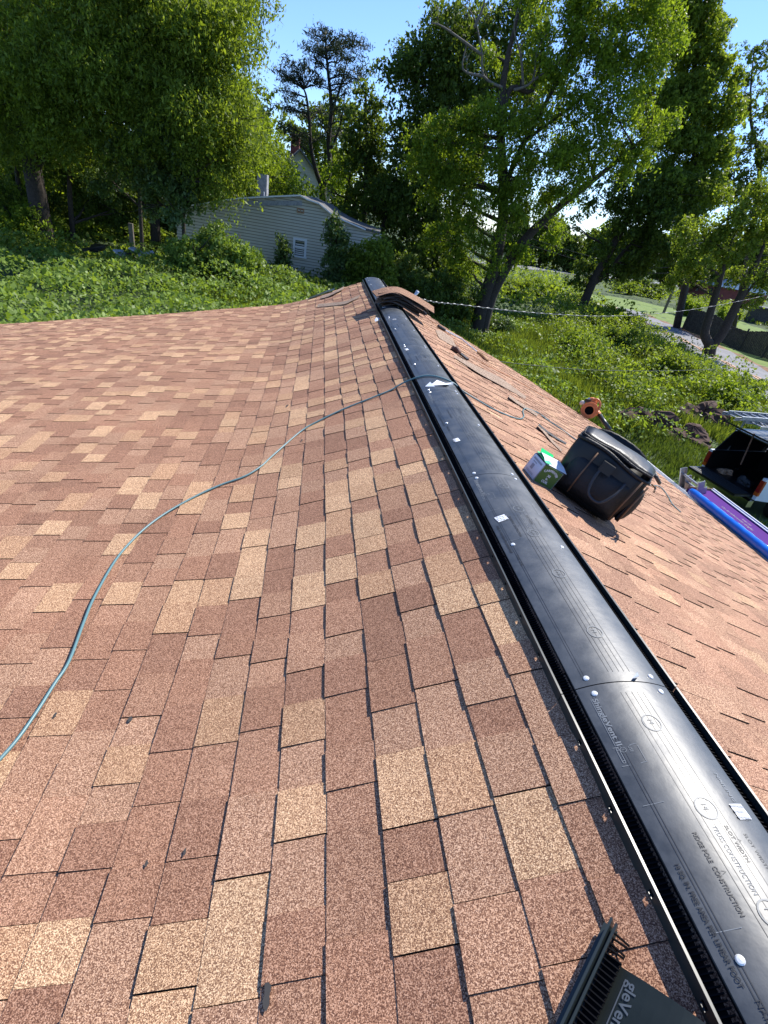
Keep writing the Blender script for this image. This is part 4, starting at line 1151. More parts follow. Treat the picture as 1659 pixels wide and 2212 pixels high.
# block chimney through the roof
cb0 = onf(565, 430, -1.2); 
def chim(c, w_, h, mt, parent, name='chimney'):
    m_ = MB(); n = max(3, int(h/.2))
    for i in range(n):
        k = w_/2-(.006 if i % 2 else 0)
        m_.box(c+Vector((0, 0, h*(i+.5)/n)), (2*k, 2*k, h/n-.004), (fd, fn, Vector((0, 0, 1))))
    m_.box(c+Vector((0, 0, h/2)), (w_-.05, w_-.05, h-.01), (fd, fn, Vector((0, 0, 1))))
    return m_.build(name, mt, parent)
cc = onf(567, 424, -1.4)
chim(cc-Vector((0, 0, .7)), .50, 1.65, M['block'], nh)
MB().tube([onf(570, 428, -.9), onf(570, 414, -.9)], .035, 8).build('vent_pipe', M['white'], nh)
cpst = [onf(824, 515, .04), onf(822, 615, .04)]
MB().bar(fpt(smin, ztop(smin), .03), fpt(smin, zb, .03), .09, .05, fn).build('corner_trim', M['trim'], nh)
# foundation weeds handled with vegetation

# far white house among the pines
def gable_house(name, c, wd, dp, hw, hr, yaw, wall, roof, label, parts=True):
    cx_, cy_, cz_ = c; X = Vector((math.cos(yaw), math.sin(yaw), 0)); Y = Vector((-math.sin(yaw), math.cos(yaw), 0)); C = Vector(c)
    o = empty(name, C, label, 'house')
    def Q(a, b_, h): return C+X*a+Y*b_+Vector((0, 0, h))
    m_ = MB(); m_.add([Q(-wd/2, 0, 0), Q(wd/2, 0, 0), Q(wd/2, 0, hw), Q(0, 0, hw+hr), Q(-wd/2, 0, hw), Q(-wd/2, dp, 0), Q(wd/2, dp, 0), Q(wd/2, dp, hw), Q(0, dp, hw+hr), Q(-wd/2, dp, hw)],
                      [(0, 1, 2, 3, 4), (9, 8, 7, 6, 5), (1, 6, 7, 2), (0, 4, 9, 5), (0, 5, 6, 1)])
    n = int(hw/.18)
    m_.build('wall', wall, o)
    m_ = MB()
    for i in range(int((hw+hr-.2)/.22)):
        h = .22*i; half = wd/2 if h < hw else wd/2*(1-(h-hw)/hr)
        m_.hexa([Q(-half, -.025, h), Q(half, -.025, h), Q(half, 0, h), Q(-half, 0, h), Q(-half, -.004, h+.2), Q(half, -.004, h+.2), Q(half, 0, h+.2), Q(-half, 0, h+.2)])
    m_.build('siding', wall, o)
    for s_ in (-1, 1):
        m_ = MB(); e_ = .4; sl_ = hr/(wd/2)
        m_.hexa([Q(0, -e_, hw+hr+.02), Q(s_*(wd/2+e_), -e_, hw-sl_*e_+.02), Q(s_*(wd/2+e_), dp+e_, hw-sl_*e_+.02), Q(0, dp+e_, hw+hr+.02),
                 Q(0, -e_, hw+hr+.2), Q(s_*(wd/2+e_), -e_, hw-sl_*e_+.2), Q(s_*(wd/2+e_), dp+e_, hw-sl_*e_+.2), Q(0, dp+e_, hw+hr+.2)])
        m_.build('roof', roof, o)
    return o, Q
pg = atY(648, 326, 58)
zg = gz(pg.x, pg.y)
fh, Q = gable_house('hill_house', (pg.x, pg.y, zg), 6.2, 8, pg.z-zg-3.0, 3.0, .15, M['vinyl'], M['old_tar'], 'white sided gable house half hidden behind the pine trunks')
m_ = MB(); m_.box(Q(-.3, 1.5, pg.z-zg+.5), (.8, .8, 2.2)); m_.build('chimney', M['brick'], fh)
m_ = MB(); m_.box(Q(-1.6, -.05, pg.z-zg-3.4), (.95, .06, 1.4)); m_.build('window', M['glass'], fh)

# brick building and grey roof across the road
bp = gnd(1500, 640)
bc_ = Vector((bp.x, bp.y, bp.z))
X_ = dr; Yn = nr
def bl(name, c, wd, dp, h, label, wall, roof, rh):
    o = empty(name, c, label, 'building'); C = Vector(c)
    def Q(a, b_, hh): return C+X_*a+Yn*b_+Vector((0, 0, hh))
    m_ = MB(); m_.hexa([Q(-wd/2, 0, 0), Q(wd/2, 0, 0), Q(wd/2, dp, 0), Q(-wd/2, dp, 0), Q(-wd/2, 0, h), Q(wd/2, 0, h), Q(wd/2, dp, h), Q(-wd/2, dp, h)]); m_.build('wall', wall, o)
    m_ = MB(); m_.hexa([Q(-wd/2-.5, -.6, h+.02), Q(wd/2+.5, -.6, h+.02), Q(wd/2+.5, dp+.5, h+.02), Q(-wd/2-.5, dp+.5, h+.02), Q(-wd/2+.3, dp*.45, h+rh), Q(wd/2-.3, dp*.45, h+rh), Q(wd/2-.3, dp*.5, h+rh), Q(-wd/2+.3, dp*.5, h+rh)]); m_.build('roof', roof, o)
    for k in range(3):
        m_ = MB(); a = -wd/2+wd*(k+.5)/3; m_.hexa([Q(a-.5, -.05, 1.0), Q(a+.5, -.05, 1.0), Q(a+.5, -.01, 1.0), Q(a-.5, -.01, 1.0), Q(a-.5, -.05, 2.2), Q(a+.5, -.05, 2.2), Q(a+.5, -.01, 2.2), Q(a-.5, -.01, 2.2)]); m_.build('window', M['glass'], o)
    return o
bl('brick_building', bc_, 17, 9, 2.7, 'low red brick building with a pale roof behind the fence', M['brick'], M['white'], 2.0)
b2p = gnd(1425, 605)
bl('brick_shed', b2p, 8, 7, 2.2, 'smaller brick building with grey roof left of the pale roofed one', M['brick'], M['grey_metal'], 1.2)

# wooden fence beyond the lawn
f0, f1 = gnd(1475, 712), gnd(1659, 778)
ff = empty('board_fence', f0, 'dark weathered board fence beyond the mown lawn', 'fence')
fdv = (f1-f0); fdv.z = 0; FL = fdv.length; fdv.normalize(); f1e = f1+fdv*8; rr = random.Random(5)
m_ = MB(); n = int((FL+8)/.16)
for i in range(n):
    p = f0+fdv*.16*i; z_ = gz(p.x, p.y)+.05; h = 1.75+.22*math.sin(i*.16/1.25)+rr.uniform(-.03, .03)
    m_.box((p.x, p.y, z_+h/2), (.13, .03, h), (fdv, Vector((-fdv.y, fdv.x, 0)), Vector((0, 0, 1))))
m_.build('boards', M['fence'], ff)
for i in range(int((FL+8)/2.4)):
    p = f0+fdv*2.4*i-Vector((-fdv.y, fdv.x, 0))*.09; MB().box((p.x, p.y, gz(p.x, p.y)+.9), (.1, .1, 1.9)).build('post', M['fence'], ff)
# shed behind fence
sp0 = gnd(1640, 700)
m_ = MB(); m_.box(sp0+Vector((0, 0, 1.0)), (3.2, 2.2, 2.0)); 
shd = empty('garden_shed', sp0, 'small dark shed in the garden behind the board fence', 'shed'); m_.build('wall', M['fence'], shd)
MB().box(sp0+Vector((0, 0, 2.08)), (3.6, 2.7, .14)).build('roof', M['old_tar'], shd)
# white guard rail far across the field
ga, gb = gnd(1165, 566), gnd(1245, 585)
gr = empty('guard_rail', ga, 'white rail fence far off beside the distant road', 'rail fence')
m_ = MB()
for hh in (.5, .95): m_.bar(ga+Vector((0, 0, hh)), gb+Vector((0, 0, hh)), .05, .22)
for i in range(9):
    p = ga.lerp(gb, i/8); MB().box(p+Vector((0, 0, .6)), (.16, .16, 1.25)).build('post', M['white'], gr)
m_.build('rails', M['white'], gr)
ga, gb = gnd(1330, 590), gnd(1385, 604)
gr = empty('guard_rail', ga, 'short white rail fence between the hedge and the brick buildings', 'rail fence')
m_ = MB()
for hh in (.5, .95): m_.bar(ga+Vector((0, 0, hh)), gb+Vector((0, 0, hh)), .05, .22)
for i in range(6):
    p = ga.lerp(gb, i/5); MB().box(p+Vector((0, 0, .6)), (.16, .16, 1.25)).build('post', M['white'], gr)
m_.build('rails', M['white'], gr)
d0, d1 = gnd(1180, 583), gnd(1420, 612)
dv = (d1-d0); tag(strip('road', d0-dv*1.5, d1+dv*.3, 7, M['asphalt'], .10, 60), kind='structure')
# utility pole
pp = gnd(1433, 677)
pole = empty('utility_pole', pp, 'wooden utility pole standing on the lawn before the bushes', 'utility pole')
MB().tube([pp-Vector((0, 0, .3)), pp+Vector((0, 0, 8.5))], [.17, .12], 10).build('shaft', M['pole'], pole)
MB().box(pp+Vector((0, 0, 7.9)), (2.2, .1, .12), (nr, dr, Vector((0, 0, 1)))).build('crossarm', M['pole'], pole)

# ------------------------------------------------------------------ cables
def cable(name, P, r, mt, label, sag=0, twist=False):
    pts = curve_pts(P, 8)
    o = empty(name, P[0], label, 'cable')
    MB().tube(pts, r, 6).build('strand', mt, o, smooth=True)
    if twist:
        t_ = []; n = len(pts); L = sum((pts[i+1]-pts[i]).length for i in range(n-1)); m = int(L/.10); 
        idx = np.linspace(0, n-1, m)
        for i_, v_ in enumerate(idx):
            k = int(min(n-2, v_)); q = pts[k].lerp(pts[k+1], v_-k); a = i_*.7
            t_.append(q+Vector((math.cos(a)*r*.4, math.cos(a)*r*.6, math.sin(a)*r*1.0)))
        MB().tube(t_, r*.62, 5).build('strand', M['wire_white'], o, smooth=True)
    return o
c0_ = Vector((.45, 8.45, roof_z(.45, 8.4)+.06))
cable('service_cable', [c0_, atY(930, 651, 9.6), atY(1000, 659, 11), atY(1100, 671, 13), atY(1200, 679, 15.5), atY(1300, 683, 18), atY(1400, 679, 21), atY(1500, 668, 25), atY(1600, 650, 30), atY(1700, 628, 36)], .010, M['wire_black'],
      'twisted white and black service cable sagging from the far ridge end', twist=True)
cable('thin_wire', [atY(1015, 772, 7.9), atY(1150, 789, 10), atY(1300, 800, 13), atY(1480, 800, 17), atY(1680, 790, 22)], .006, M['wire_black'], 'thin dark wire crossing low above the weeds')
cable('power_line', [atY(1130, 525, 60), atY(1300, 575, 55), atY(1450, 590, 50), atY(1700, 560, 45)], .03, M['wire_black'], 'upper far power line crossing behind the leaning trees')
cable('power_line', [atY(1130, 510, 60), atY(1300, 560, 55), atY(1450, 578, 50), atY(1700, 545, 45)], .03, M['wire_black'], 'lower far power line behind the leaning trees')

# ------------------------------------------------------------------ vegetation
def leaves(C, size, droop=.3, aspect=1.7, up=.55):
    """C: (n,3) leaf centres -> kite shaped cards"""
    n = len(C)
    d = rng.normal(size=(n, 3)); d[:, 2] -= droop*1.6; d /= np.linalg.norm(d, axis=1)[:, None]
    r = rng.normal(size=(n, 3))*.7; r[:, 2] += up*2; r[:, 0] += up*.5; r[:, 1] += up*.1; s = np.cross(d, r); s /= np.linalg.norm(s, axis=1)[:, None]
    nn = np.cross(d, s)
    L = size*np.clip(rng.lognormal(-.05, .32, n), .45, 2.0)[:, None]; Wd = L/aspect
    a = C - d*L*.5; b = C + s*Wd*.5 - d*L*.05+nn*L*.06; c = C + d*L*.5; e = C - s*Wd*.5 - d*L*.05+nn*L*.06
    V = np.stack([a, b, c, e], 1).reshape(-1, 3); Fc = np.arange(4*n).reshape(-1, 4)
    return V, Fc
DM = 4.6
def crown_points(clumps, dens, twig=.55, droop=.35, leaf_per=14, shell=.55):
    out = []
    for (c, r3, k) in clumps:
        c = np.array(c); r3 = np.array(r3); n = max(4, int(dens*DM*k*(r3[0]*r3[1]*r3[2])**(2/3)))
        rm = r3.mean(); ns = max(4, int(5+rm*rm*3.2)); r3 = r3*.84
        su = rng.normal(size=(ns, 3)); su /= np.linalg.norm(su, axis=1)[:, None]
        sc = c+su*(rng.uniform(.25, 1.0, (ns, 1))**.6)*r3; sr = rng.uniform(.26, .62, ns)*min(1.15, max(.45, rm*.55))
        wsub = sr**2; pick = rng.choice(ns, n, p=wsub/wsub.sum())
        u = rng.normal(size=(n, 3)); u /= np.linalg.norm(u, axis=1)[:, None]
        rad = (shell+(1-shell)*rng.random(n)**.6)*sr[pick]
        P = sc[pick]+u*rad[:, None]*np.array([1.25, 1.25, .75])
        dirv = u*.6+rng.normal(size=(n, 3))*.45; dirv[:, 2] -= droop; dirv /= np.linalg.norm(dirv, axis=1)[:, None]
        t = rng.random((n, leaf_per))*twig*.72*rng.uniform(.5, 1.3, (n, 1))
        Q = P[:, None, :]+dirv[:, None, :]*t[:, :, None]; Q[:, :, 2] -= droop*t*t*.8
        Q += rng.normal(size=Q.shape)*.05*(1+twig)
        out.append(Q.reshape(-1, 3))
    return np.concatenate(out)
def vis_filter(Q, m=120):
    v = Q-np.array(CP); z = v@np.array(fw); x = IW/2+F*(v@np.array(CX))/z; y = IH/2+F*(v@np.array(CYD))/z
    k = (z > 0)&(x > -m*3)&(x < IW+m*3)&(y > -m*4)&(y < IH); return Q[k]
def limb(b, p, q, r0, r1, wig=.12, n=6):
    p, q = Vector(p), Vector(q); L = (q-p).length; pts = []
    for i in range(n+1):
        f = i/n; o_ = Vector((random.uniform(-1, 1), random.uniform(-1, 1), random.uniform(-.5, 1)))*wig*L*.25*math.sin(math.pi*f)
        pts.append(p.lerp(q, f)+o_)
    b.tube(pts, [r0+(r1-r0)*i/n for i in range(n+1)], 7); return pts
def tree(name, trunks, clumps, mt, label, dens=26, leaf=.16, twig=.6, droop=.35, leaf_per=14, group=None, cat='tree', bark='bark', autob=True, aspect=1.8, shell=.5, twigs_vis=0):
    """trunks: list of ([(x,y,z)..],[radii]); clumps: (centre, radii, density factor)"""
    base = Vector(trunks[0][0][0]); o = empty(name, base, label, cat, group)
    b = MB(); allp = []
    for pts, rs in trunks:
        pts = [Vector(p) for p in pts]; cp = curve_pts(pts, 4); rr_ = list(np.interp(np.linspace(0, len(pts)-1, len(cp)), range(len(pts)), rs))
        b.tube(cp, rr_, 9); allp += list(zip(cp, rr_))
    if autob:
        for c, r3, k in clumps:
            c = Vector(c); cand = [(p, r) for p, r in allp if p.z < c.z+.5] or allp
            p, r = min(cand, key=lambda t: (t[0]-c).length+abs(t[0].z-(c.z-1.2))*.4)
            pts = limb(b, p, c, min(r*.6, .12), .02)
            for _ in range(4):
                e = c+Vector([random.uniform(-.8, .8)*q for q in r3]); limb(b, pts[random.randint(3, 5)], e, .03, .008, n=4)
    b.build('trunk', M[bark], o, smooth=True)
    Q = crown_points(clumps, dens, twig, droop, leaf_per, shell)
    Q = vis_filter(Q)
    V, Fc = leaves(Q, leaf*.92, droop, aspect)
    tint = np.repeat(np.clip(rng.normal(.5, .26, len(Q)), 0, 1), 4)
    co = mesh('crown', V, Fc, M[mt], o, attr=tint)
    tree.total += len(Q)
    return o
tree.total = 0
def K(px, py, Y, rx, rz=None, ry=None, k=1):
    """clump centred at picture point at depth Y; radii in metres"""
    p = atY(px, py, Y); rz = rz or rx*.8; return ((p.x, p.y, p.z), (rx, ry or rx, rz), k)
def G(px, py, Y): p = atY(px, py, Y); return (p.x, p.y, p.z)
def trunk_to_ground(px, py, Y): p = atY(px, py, Y); return (p.x, p.y, gz(p.x, p.y)-.2)

# -- left: big dark drooping tree
tree('walnut_tree', [([trunk_to_ground(88, 445, 26.7), G(78, 410, 26.7), G(60, 300, 26.7), G(40, 180, 26.7), G(0, 60, 26.7)], [.40, .36, .30, .24, .12]),
                     ([G(70, 350, 26.7), G(110, 260, 26.7), G(200, 150, 26.0), G(300, 60, 25.4)], [.18, .15, .1, .05]),
                     ([G(66, 400, 26.7), G(110, 300, 26.7), G(140, 200, 26.7)], [.12, .1, .06])],
     [K(30, 60, 26.7, 3.30), K(150, 20, 25.4, 3.05), K(280, 40, 24.8, 2.79), K(400, 60, 24.1, 2.54), K(440, 110, 24.1, 1.78), K(60, 180, 25.4, 2.92), K(200, 150, 24.1, 2.79),
      K(330, 170, 24.1, 2.54), K(410, 210, 23.5, 2.16), K(500, 270, 23.5, 1.65), K(478, 350, 23.5, 1.27), K(478, 405, 23.4, 0.76, 1.14), K(120, 250, 25.4, 2.03), K(260, 270, 25.4, 2.03), K(380, 300, 24.8, 2.03),
      K(-60, 100, 25.4, 2.79), K(-40, 250, 26.7, 2.29), K(440, 20, 24.1, 2.03), K(230, -60, 25.4, 3.17), K(400, -80, 25.4, 3.05), K(500, 320, 24.1, 1.02), K(480, 250, 24.8, 1.27)],
     'leaf_mid', 'large dark drooping tree filling the upper left beyond the vines', dens=19, leaf=.15, twig=.9, droop=.6, leaf_per=20, aspect=2.6)
tree('walnut_tree', [([trunk_to_ground(330, 440, 31), G(330, 300, 31), G(350, 150, 31)], [.26, .2, .12])],
     [K(560, 255, 35, 1.5), K(585, 325, 35, 1.5), K(540, 190, 35, 1.4), K(600, 385, 35, 1.1), K(300, 100, 32.4, 3.36), K(400, 90, 32.4, 2.88), K(455, 60, 32.4, 1.68), K(470, 170, 32.4, 1.80), K(400, 220, 32.4, 3.00), K(505, 250, 32.4, 1.92), K(532, 325, 32.4, 1.68), K(150, 120, 33.6, 3.60), K(20, 120, 33.6, 3.60), K(430, -30, 32.4, 2.40),
      K(520, 372, 34.8, 1.20), K(300, 330, 32.4, 2.40), K(120, 300, 33.6, 2.88), K(-30, 330, 33.6, 2.88)],
     'leaf_bright', 'tall lighter green tree standing behind the large dark one', dens=13, leaf=.17, twig=.9, droop=.6, leaf_per=18, aspect=2.4)
tree('young_tree', [([trunk_to_ground(395, 480, 24.8), G(395, 423.6, 24.8), G(400, 330, 24.8)], [.09, .07, .04]), ([trunk_to_ground(300, 480, 26.0), G(300, 400, 26.0), G(290, 323.6, 26.0)], [.09, .07, .04])],
     [K(340, 300, 24.2, 1.1), K(395, 330, 24.2, 1.0), K(415, 380, 24.2, .8), K(370, 390, 24.2, 1.0), K(300, 360, 24.8, 1.2), K(410, 430, 23.8, .6), K(330, 430, 24.8, .9), K(240, 390, 26.0, 1.1), K(380, 455, 23.6, .6)],
     'leaf_gloss', 'young glossy leaved tree in front of the left end of the grey house', dens=34, leaf=.15, twig=.5, droop=.3)
tree('young_tree', [([trunk_to_ground(150, 470, 28.3), G(150, 400, 28.3), G(160, 300, 28.3)], [.12, .1, .06]), ([trunk_to_ground(40, 470, 28.3), G(40, 400, 28.3), G(23.6, 300, 28.3)], [.12, .1, .06])],
     [K(23.6, 330, 29.5, 1.6), K(100, 330, 29.5, 1.7), K(180, 340, 29.5, 1.7), K(240, 340, 29.5, 1.5), K(10, 423.6, 28.3, 1.2), K(90, 440, 29.5, .9), K(200, 423.6, 30.7, 1.4), K(260, 450, 30.7, 1.2)],
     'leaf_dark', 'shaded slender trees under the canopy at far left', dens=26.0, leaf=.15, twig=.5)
# background woods: individual trees in a row behind
def simple_tree(px, py, Y, w_, h, mt, label, dens=7, leaf=.28, n=9, group='trees of the woods behind', name='woodland_tree', base=None, droop=.3):
    c = atY(px, py, Y); gz_ = gz(c.x, c.y); cl = []
    for i in range(n):
        a = i*2.4; f = (i+.5)/n; zc = c.z - h*.5 + h*f; wr = w_*math.sin(math.pi*(.18+.72*f))
        cl.append(((c.x+math.cos(a)*wr*.5, c.y+math.sin(a)*wr*.4, zc), (w_*.52, w_*.52, w_*.44), 1))
    tree(name, [([(c.x, c.y, gz_-.2), (c.x, c.y, (gz_+c.z)/2), (c.x+.3, c.y, c.z+h*.3)], [.3, .22, .08])], cl, mt, label, dens=dens, leaf=leaf, twig=1.0, group=group, leaf_per=10, droop=droop)
wl = [(-90, 260, 42, 5.5, 16, 'leaf_dark'), (60, 250, 44, 5.5, 16, 'leaf_mid'), (200, 250, 42, 5.5, 16, 'leaf_dark'), (330, 260, 43, 5, 15, 'leaf_mid'), (450, 280, 42, 4.5, 13, 'leaf_dark'), (560, 370, 46, 3.2, 8, 'leaf_mid')]
for i, (px, py, Y, a, h, mt_) in enumerate(wl):
    simple_tree(px, py, Y, a, h, mt_, ['shaded woodland tree cut by the left picture edge behind the vines', 'mid green woodland tree behind the drooping tree trunk at left', 'dark woodland tree behind the upper middle of the left grove', 'mid green woodland tree behind the young glossy tree', 'dark woodland tree behind the left end of the grey house', 'smaller woodland tree left of the hill house'][i])
simple_tree(612, 420, 44, 2.4, 3.4, 'leaf_bright', 'bright low tree right behind the block chimney', dens=10, leaf=.22, group=None, name='low_tree')
simple_tree(745, 420, 42, 2.3, 5.0, 'leaf_bright', 'bright low tree behind the sagging gable edge', dens=10, leaf=.22, group=None, name='low_tree')
simple_tree(540, 405, 40, 2.0, 4.0, 'leaf_mid', 'mid green low tree left of the block chimney', dens=12, leaf=.2, group=None, name='low_tree')
simple_tree(820, 500, 38, 2.6, 5.5, 'leaf_dark', 'dark low tree behind the right corner of the grey house', dens=12, leaf=.2, group=None, name='low_tree')
simple_tree(700, 340, 75, 6, 9, 'leaf_mid', 'rounded tree behind the white hill house', dens=5, leaf=.4, group=None, name='low_tree')

# -- pine
def pine(name, trunkpts, rs, tiers, label):
    o = empty(name, trunkpts[0], label, 'pine tree'); b = MB()
    for pts, r in zip([trunkpts]+[t for t in tiers.get('trunks', [])], [rs]+tiers.get('rs', [])):
        cp = curve_pts([Vector(p) for p in pts], 5); b.tube(cp, list(np.interp(np.linspace(0, len(pts)-1, len(cp)), range(len(pts)), r)), 8)
    Q = []
    for (p, q, wz) in tiers['branches']:
        p, q = Vector(p), Vector(q); pts = limb(b, p, q, .055, .015, .25, 6); L = (q-p).length
        for k in range(int(19*L*wz)):
            f = random.uniform(.30, 1.08); c = p.lerp(q, f); rr_ = .18+.16*L*.35
            c += Vector((random.gauss(0, .42), random.gauss(0, .42), random.gauss(.05, .12)))*(.6+.25*L)*.8
            for _ in range(11): Q.append((c.x+random.gauss(0, .16), c.y+random.gauss(0, .16), c.z+random.gauss(.02, .10)))
            if random.random() < .12: limb(b, p.lerp(q, min(1, f)), c, .012, .005, n=2)
    b.build('trunk', M['bark'], o, smooth=True)
    Q = np.array(Q); V, Fc = leaves(Q, .24, -.25, 5, .1); tint = np.repeat(rng.random(len(Q)), 4)
    mesh('needles', V, Fc, M['needle'], o, attr=tint); tree.total += len(Q)
YP = 44
T = lambda x, y: G(x, y, YP)
tr = [trunk_to_ground(697, 500, YP), T(697, 460), T(698, 405), T(712, 370), T(710, 300), T(716, 230), T(708, 150), T(702, 75)]
tl = [T(698, 410), T(683, 370), T(672, 320), T(668, 260), T(662, 210), T(655, 190)]
tb = []
for (x, y) in [(598, 150), (612, 165), (630, 132), (608, 195), (625, 215), (640, 150), (690, 140), (700, 175), (655, 140), (605, 232), (640, 240), (690, 235), (615, 275), (630, 300), (700, 290), (610, 285)]:
    y0_ = y+random.uniform(10, 35); xx = np.interp(y0_, [190, 260, 320, 400], [655, 668, 672, 690]); tb.append((T(xx, max(y0_, 192)), atY(x, y, YP+random.uniform(-2, 2)), .8))
for (x, y) in [(672, 70), (690, 60), (715, 65), (740, 75), (768, 85), (785, 100), (680, 95), (735, 110), (770, 125), (785, 150), (680, 125), (740, 150), (765, 175), (690, 185), (750, 200), (735, 225), (780, 165), (700, 110), (720, 90), (660, 105), (755, 250), (690, 265), (740, 290)]:
    y0_ = y+random.uniform(8, 30); xx = np.interp(y0_, [75, 150, 230, 300, 370], [702, 708, 716, 710, 712]); tb.append((T(xx, y0_), atY(x, y, YP+random.uniform(-2, 2)), .8))
pine('pine_tree', tr, [.30, .28, .24, .18, .16, .13, .09, .04], {'trunks': [tl, [T(716, 240), T(735, 190), T(750, 130)], [T(712, 330), T(735, 270), T(745, 200)]], 'rs': [[.18, .15, .12, .1, .07, .04], [.09, .07, .03], [.09, .07, .03]], 'branches': tb},
     'tall sparse pine with two forked trunks against the sky')
tree('poplar_tree', [([trunk_to_ground(790, 500, 40), G(790, 400, 40), G(790, 250, 40), G(790, 180, 40)], [.2, .16, .1, .04])],
     [K(785, 195, 40, .8), K(800, 240, 40, 1.3), K(765, 260, 40, 1.2), K(790, 300, 40, 1.9), K(825, 300, 40, 1.3), K(835, 370, 40, 1.5), K(780, 370, 40, 1.9), K(750, 330, 41, 1.2), K(800, 440, 40, 2.0), K(840, 450, 40, 1.5), K(760, 440, 41, 1.3), K(745, 470, 39, 1.2)],
     'leaf_dark', 'dark airy broadleaf tree right of the pine', dens=13, leaf=.24, twig=.6, leaf_per=9)
# -- centre right
tree('locust_tree', [([trunk_to_ground(940, 560, 38), G(940, 450, 38), G(950, 300, 38), G(990, 150, 38), G(1010, 30, 38)], [.32, .28, .22, .15, .08])],
     [K(860, 150, 38, 1.5), K(900, 110, 38, 1.7), K(950, 80, 38, 1.8), K(1000, 40, 38, 2.0), K(930, 150, 38, 1.6), K(985, 120, 38, 2.0), K(960, 200, 38, 2.2), K(900, 230, 38, 1.6), K(885, 300, 38, 1.6), K(940, 290, 38, 2.3), K(1020, 200, 39, 2.6),
      K(870, 370, 38, 1.8), K(930, 390, 38, 2.4), K(890, 460, 37, 2.2), K(870, 540, 36, 1.8), K(950, 480, 37, 2.4), K(1000, 330, 39, 2.6), K(1060, 60, 39, 2.0), K(1150, 20, 39, 2.0), K(1100, 130, 40, 2.2), K(1150, 200, 40, 2.6), K(850, 420, 38, 1.3), K(930, 560, 36, 2.0), K(985, 590, 35, 1.6)],
     'leaf_dark', 'tall dark locust tree with an arm reaching left over the sky', dens=13, leaf=.22, twig=1.1, droop=.6)
YM = 31
tree('maple_tree', [([trunk_to_ground(1040, 672, YM), G(1045, 650, YM), G(1070, 570, YM), G(1085, 480, YM), G(1088, 400, YM), G(1082, 300, YM), G(1083, 210, YM), G(1100, 110, YM), G(1120, 30, YM)], [.48, .40, .32, .28, .25, .22, .18, .12, .05]),
                     ([trunk_to_ground(1052, 672, YM), G(1062, 640, YM), G(1105, 560, YM), G(1150, 500, YM), G(1210, 445, YM-.5), G(1268, 400, YM-1), G(1330, 350, YM-1), G(1400, 290, YM-1)], [.36, .32, .28, .24, .19, .15, .1, .05]),
                     ([G(1085, 420, YM), G(1120, 330, YM), G(1180, 220, YM), G(1250, 100, YM), G(1330, 10, YM)], [.16, .13, .1, .07, .03]),
                     ([G(1140, 300, YM), G(1220, 240, YM), G(1300, 180, YM), G(1400, 100, YM)], [.09, .07, .05, .03]),
                     ([G(1082, 250, YM), G(1105, 190, YM), G(1150, 195, YM), G(1175, 100, YM)], [.15, .13, .1, .03])],
     [K(920, 300, YM, 1.0), K(960, 270, YM, 1.1), K(900, 350, YM, 1.0), K(950, 340, YM, 1.2), K(1000, 260, YM, 1.2), K(1020, 330, YM, 1.4), K(940, 410, YM, 1.0), K(1000, 400, YM, 1.3), K(1060, 420, YM-1, 1.2), K(1120, 380, YM-1, 1.5), K(1060, 240, YM-1, 1.0),
      K(1140, 260, YM, 1.4), K(1180, 330, YM-1, 1.7), K(1230, 250, YM, 1.7), K(1190, 150, YM, 1.5), K(1240, 60, YM, 1.7), K(1290, 140, YM, 1.7), K(1320, 240, YM-1, 1.7), K(1270, 330, YM-1, 1.6), K(1350, 60, YM, 1.6), K(1380, 160, YM, 1.5), K(1410, 250, YM-1, 1.2), K(1340, 330, YM-1, 1.3),
      K(1220, 400, YM-1, 1.2), K(1140, 450, YM-1, 1.1), K(1000, 470, YM, 1.2), K(1040, 510, YM-1, .9), K(1290, -10, YM, 1.8), K(1400, -10, YM, 1.7), K(1160, 60, YM, .8), K(1390, 330, YM-1, .9), K(1180, 430, YM, .9), K(1150, -20, YM, 1.0), K(1440, 90, YM, 1.2), K(1060, 120, YM+1, .7), K(1080, 330, YM-2, .8, k=.7), K(1100, 470, YM-2, .9), K(1070, 560, YM-1.5, .7, k=.7), K(1130, 540, YM-1, .8), K(1100, 250, YM-1.5, .8, k=.6), K(1120, 160, YM+1, 1.0, k=.6), K(1200, 500, YM, .8), K(1010, 580, YM, .9), K(980, 540, YM, 1.0), K(940, 500, YM, 1.0)],
     'leaf_bright', 'large bright green maple with a forked leaning trunk right of the ridge', dens=19, leaf=.15, twig=.85, droop=.55, leaf_per=20)
# dead limbs standing out of the maple
b = MB(); dl = empty('dead_limbs', G(1085, 190, YM-1.0), 'bare grey dead limbs rising above the forked maple', 'dead branches')
for pts in ([(1085, 190), (1045, 165), (1040, 110), (1025, 40), (1000, 10)], [(1045, 165), (1000, 150), (1010, 90)], [(1110, 195), (1150, 175), (1160, 110), (1190, 60)], [(1130, 185), (1125, 120), (1110, 60), (1125, 0)], [(1042, 120), (960, 60), (930, 50)], [(1025, 60), (1045, 10), (1050, -30)], [(1150, 175), (1185, 150), (1200, 130)]):
    P = [Vector(G(x, y, YM-.3)) for x, y in pts]; cp = curve_pts(P, 4); b.tube(cp, [.062*(1-i/len(cp))+.010 for i in range(len(cp))], 7)
    for k in range(3, len(cp), 2): limb(b, cp[k], cp[k]+Vector((random.uniform(-.6, .6), random.uniform(-.4, .4), random.uniform(.2, 1.1))), .016, .004, .3, 3)
b.build('limbs', M['bark_pale'], dl, smooth=True)
